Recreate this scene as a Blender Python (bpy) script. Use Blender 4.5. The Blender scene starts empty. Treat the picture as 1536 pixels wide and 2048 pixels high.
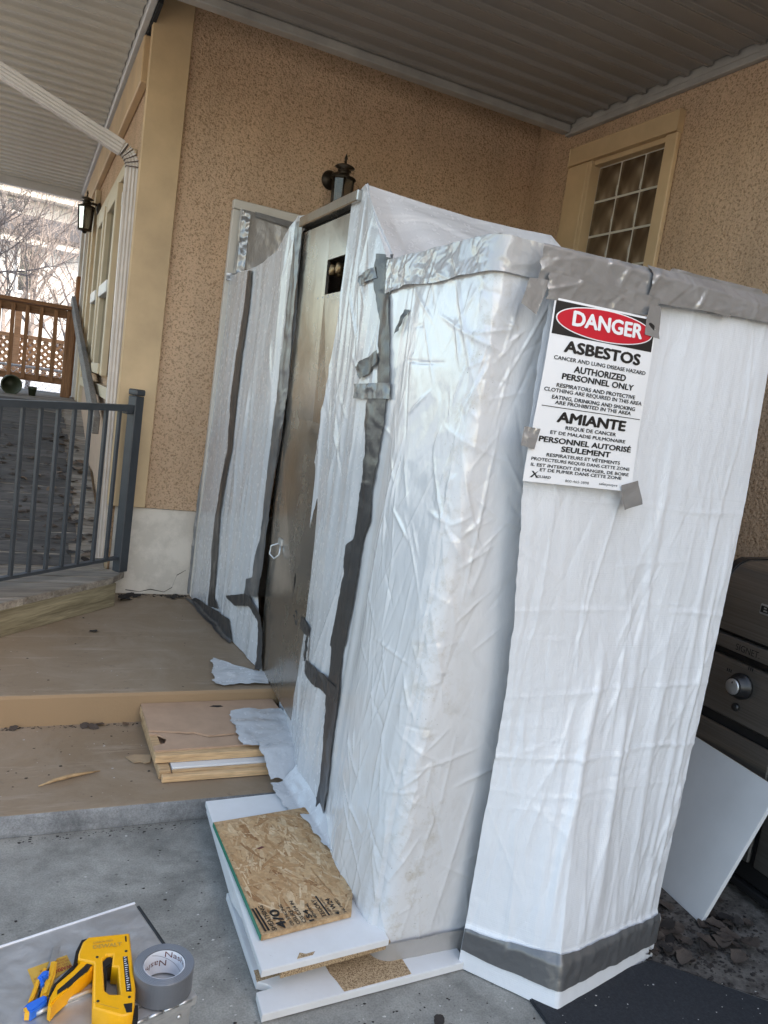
import bpy, bmesh, math, random
import numpy as np
from mathutils import Vector, Matrix
random.seed(7)
R = math.radians
SC = bpy.context.scene
COL = SC.collection

# ------------------------------------------------------------------ camera, sky, sun, exposure
cam = bpy.data.cameras.new('camera')
cam.sensor_fit = 'VERTICAL'; cam.sensor_height = 36.0; cam.lens = 1548.9 / 2048 * 36.0
cam.clip_start = 0.02; cam.clip_end = 600
co = bpy.data.objects.new('camera', cam); COL.objects.link(co)
PITCH, ROLL, YAW = -0.136558, 0.143578, 0.450040
fw = Vector((math.sin(YAW)*math.cos(PITCH), math.cos(YAW)*math.cos(PITCH), math.sin(PITCH)))
rt = Vector((math.cos(YAW), -math.sin(YAW), 0)); up = rt.cross(fw)
r2 = rt*math.cos(ROLL) + up*math.sin(ROLL); u2 = up*math.cos(ROLL) - rt*math.sin(ROLL)
m = Matrix((r2, u2, -fw)).transposed().to_4x4(); m.translation = (0, 0, 1.5)
co.matrix_world = m
SC.camera = co

SUN_ELEV, SUN_AZ = R(36), R(138)          # azimuth clockwise from +Y: from the right, behind the camera
w = bpy.data.worlds.new('World'); SC.world = w; w.use_nodes = True
nt = w.node_tree
sky = nt.nodes.new('ShaderNodeTexSky'); sky.sky_type = 'NISHITA'; sky.sun_disc = False
sky.sun_elevation = SUN_ELEV; sky.sun_rotation = SUN_AZ; sky.air_density = 1.0; sky.dust_density = 2.5; sky.ozone_density = 1.0
wm = nt.nodes.new('ShaderNodeMix'); wm.data_type = 'RGBA'; wm.blend_type = 'MULTIPLY'; wm.inputs[0].default_value = 1.0
wm.inputs[7].default_value = (1.09, 1.012, 0.885, 1)      # thin high cloud: the sky is whiter than clear blue
nt.links.new(sky.outputs[0], wm.inputs[6])
bg = nt.nodes['Background']; bg.inputs[1].default_value = 0.15
nt.links.new(wm.outputs[2], bg.inputs[0])
sl = bpy.data.lights.new('sun', 'SUN'); sl.energy = 2.2; sl.angle = R(0.5); sl.color = (1.0, 0.9, 0.76)
so = bpy.data.objects.new('sun', sl); COL.objects.link(so)
sd = Vector((math.sin(SUN_AZ)*math.cos(SUN_ELEV), math.cos(SUN_AZ)*math.cos(SUN_ELEV), math.sin(SUN_ELEV)))
so.rotation_euler = sd.to_track_quat('Z', 'Y').to_euler()
SC.view_settings.view_transform = 'Standard'; SC.view_settings.look = 'None'
SC.view_settings.gamma = 1.0; SC.view_settings.exposure = 2.0
SC.view_settings.use_curve_mapping = False

# ------------------------------------------------------------------ numpy noise
def _h(ix, iy, seed):
    n = (ix.astype(np.int64)*374761393 + iy.astype(np.int64)*668265263 + seed*1442695041) & 0xffffffff
    n = ((n ^ (n >> 13))*1274126177) & 0xffffffff
    n = n ^ (n >> 16)
    return (n & 0xffffff).astype(np.float64)/0xffffff
def vn(x, y, seed=0):
    x = np.asarray(x, float); y = np.asarray(y, float); x, y = np.broadcast_arrays(x, y)
    ix = np.floor(x); iy = np.floor(y); fx = x-ix; fy = y-iy
    fx = fx*fx*fx*(fx*(fx*6-15)+10); fy = fy*fy*fy*(fy*(fy*6-15)+10)
    a = _h(ix, iy, seed); b = _h(ix+1, iy, seed); c = _h(ix, iy+1, seed); d = _h(ix+1, iy+1, seed)
    return (a+(b-a)*fx)*(1-fy) + (c+(d-c)*fx)*fy - 0.5
def fbm(x, y, seed=0, o=3):
    s = 0; a = 1
    for i in range(o):
        s = s + a*vn(np.asarray(x)*2**i, np.asarray(y)*2**i, seed+i*17); a *= 0.5
    return s
def ridge(x, y, seed=0):
    return 1-np.abs(vn(x, y, seed))*2.6
def worley(x, y, seed=0):
    x = np.asarray(x, float); y = np.asarray(y, float); x, y = np.broadcast_arrays(x, y)
    ix = np.floor(x); iy = np.floor(y)
    f1 = np.full(x.shape, 9.0); f2 = np.full(x.shape, 9.0)
    for dx in (-1, 0, 1):
        for dy in (-1, 0, 1):
            px = ix+dx+_h(ix+dx, iy+dy, seed); py = iy+dy+_h(ix+dx, iy+dy, seed+71)
            d = np.hypot(px-x, py-y)
            f2 = np.minimum(f2, np.maximum(f1, d)); f1 = np.minimum(f1, d)
    return f1, f2
def tin(x, y, seed=0):
    """continuous noise made of flat triangles: crisp creases between facets"""
    x = np.asarray(x, float); y = np.asarray(y, float); x, y = np.broadcast_arrays(x, y)
    ix = np.floor(x); iy = np.floor(y); fx = x-ix; fy = y-iy
    a = _h(ix, iy, seed); b = _h(ix+1, iy, seed); c = _h(ix, iy+1, seed); d = _h(ix+1, iy+1, seed)
    return np.where(fx > fy, a+(b-a)*fx+(d-b)*fy, a+(c-a)*fy+(d-c)*fx)-0.5
def crumple(u, v, seed=0):
    """faceted creases of a film that was folded and pulled flat"""
    u = np.asarray(u, float); v = np.asarray(v, float)
    wu = u+0.9*vn(u*0.8, v*0.8, seed+5); wv = v+0.9*vn(u*0.8, v*0.8, seed+9)
    h = 0; a = 1.0
    for i in range(4):
        c, s = math.cos(0.7+1.9*i+seed), math.sin(0.7+1.9*i+seed); k = 1.0*2.05**i
        h = h+a*tin((wu*c-wv*s)*k+3.1*i, (wu*s+wv*c)*k, seed+31*i); a *= 0.5
    return h*0.75

def creases(u, v, seed, n, box_, am, asd, ln, wd, amp):
    """sharp pulled creases: random straight ridges, angle am +- asd from the v axis"""
    rnd = np.random.RandomState(seed); u = np.asarray(u, float); v = np.asarray(v, float); u, v = np.broadcast_arrays(u, v)
    d = np.zeros(u.shape)
    for k in range(n):
        cu, cv = rnd.uniform(box_[0], box_[1]), rnd.uniform(box_[2], box_[3]); a = rnd.normal(am, asd); L = rnd.uniform(*ln); w_ = rnd.uniform(*wd); q = amp*rnd.uniform(0.35, 1.0)*(1 if rnd.rand() < 0.75 else -0.7)
        bend = rnd.uniform(-0.5, 0.5)
        du, dv = u-cu, v-cv; al = du*math.sin(a)+dv*math.cos(a); ac = du*math.cos(a)-dv*math.sin(a)+bend*al*al
        env = np.clip(1-(al/L)**2, 0, 1)
        d += q*env*np.exp(-np.abs(ac)/(w_*(0.4+0.6*env)))
    return d

# ------------------------------------------------------------------ material helpers
MATS = {}
class NB:
    def __init__(s, name):
        s.m = bpy.data.materials.new(name); s.m.use_nodes = True; s.t = s.m.node_tree
        s.b = s.t.nodes['Principled BSDF']; s.tc = s.t.nodes.new('ShaderNodeTexCoord'); s.bump_n = None
        MATS[name] = s.m
    def n(s, typ, **k):
        o = s.t.nodes.new(typ)
        for a, v in k.items(): setattr(o, a, v)
        return o
    def l(s, a, b): s.t.links.new(a, b)
    def mp(s, scale=(1, 1, 1), rot=(0, 0, 0), src='Object'):
        o = s.n('ShaderNodeMapping'); o.inputs['Scale'].default_value = scale; o.inputs['Rotation'].default_value = rot
        s.l(s.tc.outputs[src], o.inputs[0]); return o.outputs[0]
    def noise(s, scale, detail=3, rough=0.55, vec=None, dist=0):
        o = s.n('ShaderNodeTexNoise'); o.inputs['Scale'].default_value = scale; o.inputs['Detail'].default_value = detail
        o.inputs['Roughness'].default_value = rough; o.inputs['Distortion'].default_value = dist
        s.l(vec or s.mp(), o.inputs['Vector']); return o.outputs['Fac']
    def voro(s, scale, feature='F1', vec=None, out=0, rand=1):
        o = s.n('ShaderNodeTexVoronoi'); o.feature = feature; o.inputs['Scale'].default_value = scale
        o.inputs['Randomness'].default_value = rand
        s.l(vec or s.mp(), o.inputs['Vector']); return o.outputs[out]
    def wave(s, scale, vec=None, dist=0, axis='X', detail=2, dscale=1):
        o = s.n('ShaderNodeTexWave'); o.bands_direction = axis; o.inputs['Scale'].default_value = scale
        o.inputs['Distortion'].default_value = dist; o.inputs['Detail'].default_value = detail; o.inputs['Detail Scale'].default_value = dscale
        s.l(vec or s.mp(), o.inputs['Vector']); return o.outputs['Fac']
    def ramp(s, fac, stops, interp='LINEAR'):
        o = s.n('ShaderNodeValToRGB'); cr = o.color_ramp; cr.interpolation = interp
        while len(cr.elements) < len(stops): cr.elements.new(0.5)
        for e, (p, c) in zip(cr.elements, stops):
            e.position = p; e.color = (c, c, c, 1) if not isinstance(c, tuple) else c + (1,)
        s.l(fac, o.inputs[0]); return o.outputs[0]
    def mix(s, fac, a, b, mode='MIX'):
        o = s.n('ShaderNodeMix'); o.data_type = 'RGBA'; o.blend_type = mode
        for i, v in ((0, fac), (6, a), (7, b)):
            if isinstance(v, (int, float)): o.inputs[i].default_value = v if i == 0 else (v, v, v, 1)
            elif isinstance(v, tuple): o.inputs[i].default_value = v + (1,)
            else: s.l(v, o.inputs[i])
        return o.outputs[2]
    def math(s, op, a, b=0.0):
        o = s.n('ShaderNodeMath', operation=op)
        for i, v in ((0, a), (1, b)):
            if isinstance(v, (int, float)): o.inputs[i].default_value = v
            else: s.l(v, o.inputs[i])
        return o.outputs[0]
    def bump(s, h, strength=0.3, dist=0.01):
        o = s.n('ShaderNodeBump'); o.inputs['Strength'].default_value = strength; o.inputs['Distance'].default_value = dist
        s.l(h, o.inputs['Height'])
        if s.bump_n: s.l(s.bump_n, o.inputs['Normal'])
        s.bump_n = o.outputs[0]; s.l(o.outputs[0], s.b.inputs['Normal'])
    def col(s, c):
        if isinstance(c, tuple): s.b.inputs['Base Color'].default_value = c + (1,)
        else: s.l(c, s.b.inputs['Base Color'])
    def set(s, **k):
        for a, v in k.items():
            i = s.b.inputs[a.replace('_', ' ')]
            if isinstance(v, (int, float)): i.default_value = v
            elif isinstance(v, tuple): i.default_value = v
            else: s.l(v, i)
        return s
def plain(name, c, rough=0.5, metal=0.0, var=0.12, vs=6, bump=0.0, bs=200, spec=0.5):
    b = NB(name)
    n = b.noise(vs, 5, 0.6)
    b.col(b.mix(1.0, c, b.ramp(n, [(0.25, 1-var*1.6), (0.75, 1+var*0.4)]), 'MULTIPLY'))
    b.set(Roughness=rough, Metallic=metal); b.b.inputs['Specular IOR Level'].default_value = spec
    if bump: b.bump(b.noise(bs, 3), bump, 0.002)
    return b.m

# ------------------------------------------------------------------ materials
def stucco(name, c1, c2, dark):
    b = NB(name)
    big = b.noise(0.9, 3); g = b.noise(74, 3, 0.7); v = b.voro(100)
    base = b.mix(b.ramp(big, [(0.3, 0.0), (0.7, 1.0)]), c1, c2)
    pit_shade = b.ramp(b.mix(0.3, g, v), [(0.37, 0.0), (0.50, 1.0)])  # shade inside the roughcast's pits, painted into the colour
    b.col(b.mix(pit_shade, dark, base)); b.set(Roughness=0.95); b.b.inputs['Specular IOR Level'].default_value = 0.1
    b.bump(b.noise(60, 4, 0.7), 0.9, 0.024); b.bump(v, 0.4, 0.005)
    st_ = b.ramp(b.noise(1.0, 5, 0.7, b.mp((2.2, 2.2, 0.5))), [(0.32, 0.80), (0.6, 1.0)])
    b.col(b.mix(1.0, b.mix(pit_shade, dark, base), st_, 'MULTIPLY'))
    return b.m
stucco('stucco', (0.72, 0.485, 0.31), (0.75, 0.53, 0.36), (0.43, 0.275, 0.165))
b = NB('foundation'); n = b.noise(2.2, 5)
st = b.ramp(b.noise(5, 6, 0.7), [(0.42, (0.40, 0.35, 0.29)), (0.56, (0.66, 0.59, 0.51))])
b.col(b.mix(0.55, st, (0.66, 0.59, 0.51))); b.set(Roughness=0.9); b.bump(b.noise(14, 5), 0.25, 0.01); b.bump(b.noise(160, 3), 0.2, 0.002)
plain('tan_paint', (0.62, 0.435, 0.245), 0.55, var=0.2, vs=2.2, bump=0.25, bs=55)
plain('tan_light', (0.60, 0.49, 0.33), 0.5, var=0.08)
plain('white_frame', (0.62, 0.58, 0.52), 0.45, var=0.08, bump=0.05)
plain('aluminium_shaded', (0.275, 0.248, 0.222), 0.42, var=0.1, vs=2.5)  # porch copy of the white pans, darkened to carry the ceiling's shade
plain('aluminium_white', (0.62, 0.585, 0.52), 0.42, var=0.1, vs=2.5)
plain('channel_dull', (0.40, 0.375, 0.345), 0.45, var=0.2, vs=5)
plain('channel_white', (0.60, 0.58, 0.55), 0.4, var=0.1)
plain('downspout_dark', (0.13, 0.10, 0.085), 0.7)  # darker tone for the elbow's crimp rings
plain('downspout_white', (0.62, 0.55, 0.49), 0.38, var=0.1, vs=9)
plain('white_vinyl', (0.74, 0.73, 0.71), 0.4)
plain('gap_shade', (0.012, 0.011, 0.01), 0.9)  # flat black standing in for the shade inside gaps
plain('rail_metal', (0.042, 0.046, 0.052), 0.42, var=0.2, vs=12)
plain('bronze', (0.045, 0.033, 0.022), 0.4, 0.6, var=0.4, vs=30)
plain('steel', (0.66, 0.67, 0.68), 0.4, 0.85, var=0.2, vs=40)
plain('brass', (0.36, 0.25, 0.13), 0.42, 0.9, var=0.5, vs=60)
plain('lid_gap_black', (0.016, 0.017, 0.02), 0.55, var=0.3, vs=40)  # black for the painted gap beside the toolbox lid
plain('pot_green', (0.05, 0.06, 0.035), 0.5)
plain('snow', (0.40, 0.42, 0.46), 0.8)
plain('roof_shingle', (0.075, 0.07, 0.072), 0.9, var=0.4, vs=20)
plain('bark', (0.27, 0.235, 0.225), 0.9, var=0.4, vs=30)
plain('print_black', (0.012, 0.012, 0.013), 0.4, var=0.0)
plain('print_red', (0.56, 0.012, 0.03), 0.3, var=0.0)
plain('print_white', (0.86, 0.86, 0.87), 0.35, var=0.0)
plain('print_brown', (0.13, 0.04, 0.035), 0.5, var=0.0)
plain('print_darkred', (0.35, 0.05, 0.03), 0.5, var=0.0)
plain('sticker_orange', (0.60, 0.36, 0.06), 0.45, var=0.15, vs=60)
plain('tool_yellow', (0.84, 0.41, 0.004), 0.38, var=0.05, vs=90, bump=0.05, bs=900)
plain('knife_yellow', (0.82, 0.44, 0.03), 0.3, var=0.05, vs=90)
plain('knife_blue', (0.03, 0.16, 0.68), 0.4, var=0.08, vs=90)
plain('tool_black', (0.014, 0.014, 0.015), 0.45, var=0.2, vs=90)
plain('core_white', (0.70, 0.71, 0.75), 0.6, var=0.04)
plain('leaf_brown', (0.11, 0.083, 0.066), 0.8, var=0.6, vs=60)
plain('leaf_dark', (0.042, 0.034, 0.03), 0.85, var=0.6, vs=60)
plain('leaf_tan', (0.24, 0.165, 0.11), 0.8, var=0.5, vs=60)
plain('crumb_dark', (0.03, 0.025, 0.022), 0.9)
plain('crumb_pale', (0.55, 0.53, 0.5), 0.8)
plain('stick_wood', (0.50, 0.33, 0.17), 0.7, var=0.3, vs=30)
plain('green_paint', (0.02, 0.20, 0.12), 0.5)
plain('paper_brown', (0.42, 0.30, 0.18), 0.8, var=0.2)

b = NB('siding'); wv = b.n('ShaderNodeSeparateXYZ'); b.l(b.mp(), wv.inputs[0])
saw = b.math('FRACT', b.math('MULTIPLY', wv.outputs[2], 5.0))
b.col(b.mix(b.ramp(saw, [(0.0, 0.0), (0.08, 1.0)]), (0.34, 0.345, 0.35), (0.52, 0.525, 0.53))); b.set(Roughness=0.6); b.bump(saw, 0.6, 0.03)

def concrete(name, c1, c2, spot, stain=0.35):
    b = NB(name)
    big = b.noise(1.3, 6, 0.65); med = b.noise(9, 6, 0.7); fine = b.noise(190, 3, 0.7)
    base = b.mix(b.ramp(big, [(0.3, 0.0), (0.7, 1.0)]), c1, c2)
    base = b.mix(1.0, base, b.ramp(med, [(0.3, 1-stain), (0.62, 1.06)]), 'MULTIPLY')
    base = b.mix(1.0, base, b.ramp(b.noise(3.1, 7, 0.78, None, 1.0), [(0.36, 0.72), (0.55, 1.03)]), 'MULTIPLY')
    base = b.mix(1.0, base, b.ramp(fine, [(0.3, 0.72), (0.6, 1.08)]), 'MULTIPLY')
    sp = b.ramp(b.mix(0.35, b.voro(26), b.noise(17, 3)), [(0.17, 0.0), (0.235, 1.0)])
    b.col(b.mix(sp, spot, base)); b.set(Roughness=b.ramp(med, [(0.3, 0.75), (0.7, 0.92)]))
    b.bump(fine, 0.35, 0.003); b.bump(med, 0.25, 0.006)
    crack = b.voro(0.9, 'DISTANCE_TO_EDGE', b.mp())
    return b
concrete('driveway_concrete', (0.275, 0.268, 0.242), (0.335, 0.326, 0.295), (0.15, 0.145, 0.13))
b = NB('brown_paint')
big = b.noise(1.7, 6, 0.65); scr = b.noise(5, 6, 0.75, b.mp((0.35, 3.2, 1)))
base = b.mix(b.ramp(big, [(0.3, 0.0), (0.72, 1.0)]), (0.225, 0.16, 0.10), (0.285, 0.21, 0.138))
base = b.mix(b.ramp(scr, [(0.56, 0.0), (0.72, 0.75)]), base, (0.42, 0.345, 0.27))
base = b.mix(b.ramp(b.noise(2.6, 6, 0.75, None, 0.8), [(0.45, 0.0), (0.7, 0.55)]), base, (0.36, 0.29, 0.22))
base = b.mix(b.ramp(b.noise(26, 5, 0.7), [(0.62, 0.0), (0.74, 0.7)]), base, (0.11, 0.078, 0.055))
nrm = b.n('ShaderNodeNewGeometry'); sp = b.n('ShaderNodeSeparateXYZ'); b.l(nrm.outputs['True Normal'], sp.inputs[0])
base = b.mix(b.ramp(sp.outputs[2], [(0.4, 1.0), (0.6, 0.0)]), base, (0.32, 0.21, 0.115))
b.col(base); b.set(Roughness=b.ramp(big, [(0.3, 0.5), (0.7, 0.68)])); b.bump(b.noise(120, 4), 0.25, 0.003)
b = concrete('step_edge', (0.30, 0.31, 0.32), (0.37, 0.37, 0.37), (0.2, 0.19, 0.18), 0.5)

def wood(name, c1, c2, axis=0, scale=1.0, rough=0.75, knots=True):
    b = NB(name)
    s = [22*scale]*3; s[axis] = 1.6*scale
    g = b.noise(1.0, 6, 0.65, b.mp(tuple(s)), 0.6); f = b.noise(1.0, 3, 0.5, b.mp(tuple(x*7 for x in s)))
    c = b.mix(b.ramp(g, [(0.3, 0.0), (0.68, 1.0)]), c1, c2)
    c = b.mix(1.0, c, b.ramp(f, [(0.35, 0.75), (0.6, 1.05)]), 'MULTIPLY')
    oi = b.n('ShaderNodeObjectInfo')
    c = b.mix(1.0, c, b.ramp(oi.outputs['Random'], [(0.0, 0.78), (1.0, 1.14)]), 'MULTIPLY')
    b.col(c); b.set(Roughness=rough); b.bump(g, 0.25, 0.004); b.bump(f, 0.2, 0.002)
    return b.m
wood('deck_wood', (0.15, 0.118, 0.09), (0.42, 0.365, 0.30), 0)
wood('joist_wood', (0.13, 0.10, 0.055), (0.38, 0.32, 0.20), 0, 0.8)
wood('rail_wood', (0.15, 0.07, 0.03), (0.31, 0.155, 0.075), 0)
wood('rail_wood_v', (0.17, 0.08, 0.035), (0.34, 0.17, 0.08), 2)
wood('lattice_wood', (0.36, 0.19, 0.09), (0.5, 0.29, 0.16), 0)
wood('grey_board', (0.17, 0.145, 0.125), (0.31, 0.275, 0.24), 1)
wood('pine', (0.40, 0.245, 0.115), (0.66, 0.45, 0.25), 0, 1.4)
plain('hardboard', (0.47, 0.31, 0.205), 0.7, var=0.1, vs=14, bump=0.1, bs=160)
wood('grip_felt', (0.06, 0.054, 0.05), (0.15, 0.135, 0.122), 0, 1.5, 0.9)

b = NB('chipboard'); v = b.voro(240, out=1); c = b.ramp(b.noise(330, 2), [(0.35, (0.16, 0.10, 0.05)), (0.5, (0.40, 0.28, 0.16)), (0.68, (0.60, 0.46, 0.29))])
b.col(c); b.set(Roughness=0.85); b.bump(b.noise(300, 3), 0.7, 0.003)
b = NB('osb_core'); c = b.ramp(b.noise(60, 4, 0.7), [(0.3, (0.28, 0.17, 0.08)), (0.7, (0.56, 0.39, 0.22))]); b.col(c); b.set(Roughness=0.85)
b = NB('osb_strand'); oi = b.n('ShaderNodeObjectInfo')
at_ = b.n('ShaderNodeAttribute'); at_.attribute_name = 'tone'
g = b.noise(1, 5, 0.6, b.mp((90, 90, 90)))
c = b.ramp(at_.outputs['Fac'], [(0.0, (0.25, 0.12, 0.045)), (0.35, (0.42, 0.25, 0.115)), (0.7, (0.52, 0.345, 0.18)), (1.0, (0.63, 0.47, 0.29))])
b.col(b.mix(1.0, c, b.ramp(g, [(0.3, 0.78), (0.65, 1.05)]), 'MULTIPLY')); b.set(Roughness=0.72); b.bump(g, 0.3, 0.002)
b = NB('melamine'); n = b.noise(8, 5, 0.7); sp = b.ramp(b.noise(45, 4, 0.8), [(0.7, 0.0), (0.76, 0.7)])
b.col(b.mix(sp, b.mix(b.ramp(n, [(0.35, 0.0), (0.7, 0.25)]), (0.74, 0.745, 0.75), (0.52, 0.5, 0.47)), (0.2, 0.17, 0.14))); b.set(Roughness=0.32)
plain('melamine_shaded', (0.60, 0.60, 0.60), 0.4, var=0.06, vs=5)  # white melamine darkened for the shade on the leaning board

# plastic films ------------------------------------------------------
def film(name, c, rough, weave=0.0, fine=0.3, dirt=False, scale=1.0, coat=0.0):
    b = NB(name)
    n = b.noise(3.5, 4, 0.6)
    base = b.mix(b.ramp(n, [(0.3, 0.0), (0.7, 1.0)]), tuple(x*0.93 for x in c), c)
    uv = b.mp((1, 1, 1), src='UV')
    if weave:
        sx = b.n('ShaderNodeSeparateXYZ'); b.l(uv, sx.inputs[0])
        gx = b.math('PINGPONG', b.math('MULTIPLY', sx.outputs[0], 190.0), 0.5)
        gy = b.math('PINGPONG', b.math('MULTIPLY', sx.outputs[1], 190.0), 0.5)
        rows = b.noise(1, 2, 0.6, b.mp((150, 0.8, 1), src='UV')); cols = b.noise(1, 2, 0.6, b.mp((0.8, 150, 1), src='UV'))
        ln = b.math('MAXIMUM', b.ramp(rows, [(0.62, 0.0), (0.70, 1.0)]), b.ramp(cols, [(0.64, 0.0), (0.72, 1.0)]))
        base = b.mix(b.math('MULTIPLY', ln, weave*0.12), base, tuple(x*0.62 for x in c))
        b.bump(b.math('ADD', gx, gy), 0.25*weave, 0.0012)
        b.bump(rows, 0.12*weave, 0.003); b.bump(cols, 0.10*weave, 0.003)
    if dirt:
        at = b.n('ShaderNodeAttribute'); at.attribute_name = 'dirt'
        d = b.math('MULTIPLY', at.outputs['Fac'], b.ramp(b.noise(16, 6, 0.75), [(0.50, 0.0), (0.72, 1.0)]))
        d2 = b.math('MULTIPLY', at.outputs['Fac'], b.ramp(b.noise(120, 3, 0.8), [(0.66, 0.0), (0.74, 1.0)]))
        base = b.mix(b.math('MULTIPLY', d, 0.75), base, (0.40, 0.34, 0.24)); base = b.mix(d2, base, (0.07, 0.055, 0.04))
    b.col(base)
    v = b.voro(9*scale, 'SMOOTH_F1', b.mp((1.0, 1.0, 0.55), (0.3, 0.4, 0.2)))
    b.bump(b.noise(13*scale, 5, 0.62, b.mp((1, 1, 0.45)), 1.4), fine, 0.02)
    if not weave: b.bump(b.voro(34*scale, 'F1', b.mp((1, 1, 0.5), (0.5, 0.2, 0.1))), fine*0.55, 0.006)
    b.set(Roughness=b.ramp(b.noise(30, 3), [(0.3, rough*0.92), (0.7, rough*1.1)])); b.b.inputs['Specular IOR Level'].default_value = 0.55
    b.b.inputs['Coat Weight'].default_value = coat; b.b.inputs['Coat Roughness'].default_value = 0.1
    return b.m
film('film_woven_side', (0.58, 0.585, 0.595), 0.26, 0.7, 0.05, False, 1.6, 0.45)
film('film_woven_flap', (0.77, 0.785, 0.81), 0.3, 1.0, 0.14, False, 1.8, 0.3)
film('film_clear', (0.70, 0.70, 0.705), 0.22, 0.0, 0.09, True, 2.0, 0.7)
film('film_gloss', (0.46, 0.455, 0.45), 0.16, 0.0, 0.15, False, 1.3, 0.6)
film('film_grey', (0.36, 0.345, 0.33), 0.22, 0.0, 0.2, False, 1.2, 0.5)
def tape(name, c, rough):
    b = NB(name)
    thr = b.wave(1.0, b.mp((1, 1, 1), src='UV'), 0.6, 'X')
    n = b.noise(11, 4, 0.6)
    b.col(b.mix(1.0, c, b.ramp(n, [(0.3, 0.92), (0.7, 1.06)]), 'MULTIPLY')); b.set(Roughness=rough, Metallic=0.45)
    b.bump(b.noise(26, 4, 0.6, None, 1.0), 0.2, 0.006); b.bump(b.noise(1, 3, 0.6, b.mp((300, 8, 1), src='UV')), 0.2, 0.001)
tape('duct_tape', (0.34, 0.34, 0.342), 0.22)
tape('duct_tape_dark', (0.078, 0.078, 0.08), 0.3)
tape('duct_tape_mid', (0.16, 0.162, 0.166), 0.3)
b = NB('tape_roll_side'); rings = b.n('ShaderNodeTexWave'); rings.wave_type = 'RINGS'; rings.rings_direction = 'Z'; rings.inputs['Scale'].default_value = 160; rings.inputs['Distortion'].default_value = 0.5
b.l(b.mp(), rings.inputs['Vector']); b.col(b.ramp(rings.outputs['Fac'], [(0.0, (0.15, 0.165, 0.19)), (1.0, (0.21, 0.23, 0.26))])); b.set(Roughness=0.5)
plain('tape_roll_grey', (0.15, 0.16, 0.18), 0.42, 0.2, var=0.1, vs=30)

b = NB('panel_metal')
g = b.noise(1, 5, 0.65, b.mp((70, 70, 2.4))); sm = b.noise(5, 5, 0.7); sp = b.ramp(b.noise(34, 5, 0.75), [(0.6, 0.0), (0.7, 1.0)])
c = b.mix(b.ramp(g, [(0.3, 0.0), (0.7, 1.0)]), (0.36, 0.33, 0.29), (0.46, 0.43, 0.385))
c = b.mix(b.math('MULTIPLY', sp, 0.08), c, (0.09, 0.08, 0.07))
b.col(c); b.set(Metallic=0.9, Roughness=b.ramp(sm, [(0.3, 0.15), (0.7, 0.32)])); b.bump(g, 0.05, 0.001); b.bump(b.noise(2, 2), 0.1, 0.02)
b = NB('galvanised'); n = b.noise(9, 6, 0.7, None, 1.5); f = b.noise(60, 4, 0.7)
b.col(b.ramp(n, [(0.25, (0.42, 0.42, 0.42)), (0.75, (0.62, 0.62, 0.62))])); b.set(Metallic=0.7, Roughness=b.ramp(b.mix(0.4, n, f), [(0.35, 0.36), (0.65, 0.62)])); b.bump(b.noise(5, 3), 0.2, 0.02); b.bump(f, 0.05, 0.002)
b = NB('grill_steel'); g = b.noise(1, 3, 0.6, b.mp((4, 3, 260)))
b.col(b.ramp(g, [(0.3, (0.23, 0.21, 0.19)), (0.7, (0.31, 0.29, 0.265))])); b.set(Metallic=0.85, Roughness=0.34); b.bump(g, 0.06, 0.001)
plain('grill_black', (0.014, 0.014, 0.015), 0.35)
b = NB('glass_block'); wv = b.noise(5, 1, 0.4, b.mp((1, 1, 0.6)), 1.6)
b.col(b.ramp(wv, [(0.36, (0.07, 0.045, 0.025)), (0.5, (0.17, 0.12, 0.075)), (0.64, (0.40, 0.31, 0.21))])); b.set(Roughness=0.03); b.bump(wv, 0.8, 0.04); b.b.inputs['Specular IOR Level'].default_value = 0.7
plain('mortar', (0.62, 0.57, 0.48), 0.8)
b = NB('window_glass'); b.col((0.02, 0.022, 0.025)); b.set(Roughness=0.03); b.b.inputs['Specular IOR Level'].default_value = 1.0; b.bump(b.noise(2, 2), 0.03, 0.02)
b = NB('lamp_glass'); b.col((0.20, 0.18, 0.14)); b.set(Roughness=0.12); b.b.inputs['Transmission Weight'].default_value = 0.75
b = NB('mat_black'); b.col(b.ramp(b.noise(120, 4, 0.8), [(0.4, (0.014, 0.016, 0.02)), (0.72, (0.03, 0.033, 0.04))])); b.set(Roughness=0.8); b.bump(b.noise(260, 3), 0.5, 0.003)
b = NB('dirt_ground'); n = b.noise(22, 6, 0.75)
b.col(b.ramp(n, [(0.35, (0.05, 0.043, 0.037)), (0.6, (0.15, 0.135, 0.12))])); b.set(Roughness=0.95); b.bump(n, 0.6, 0.02)

# ------------------------------------------------------------------ geometry helpers
def tag(o, label=None, cat=None, group=None, kind=None):
    if label: o['label'] = label
    if cat: o['category'] = cat
    if group: o['group'] = group
    if kind: o['kind'] = kind
    return o
def empty(name, loc=(0, 0, 0), label=None, cat=None, group=None):
    o = bpy.data.objects.new(name, None); o.empty_display_size = 0.1; COL.objects.link(o); o.location = loc
    return tag(o, label, cat, group)
def link(name, me, mat=None, parent=None):
    o = bpy.data.objects.new(name, me); COL.objects.link(o)
    if mat:
        for x in (mat if isinstance(mat, (list, tuple)) else [mat]): me.materials.append(MATS[x])
    if parent:
        o.parent = parent
        if parent.parent is None: o.matrix_parent_inverse = Matrix.Translation(-parent.location)
    return o
def mesh(name, verts, faces, mat=None, parent=None, smooth=False):
    me = bpy.data.meshes.new(name); me.from_pydata([tuple(v) for v in verts], [], faces); me.update()
    if smooth: me.polygons.foreach_set('use_smooth', [True]*len(me.polygons))
    return link(name, me, mat, parent)
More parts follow.
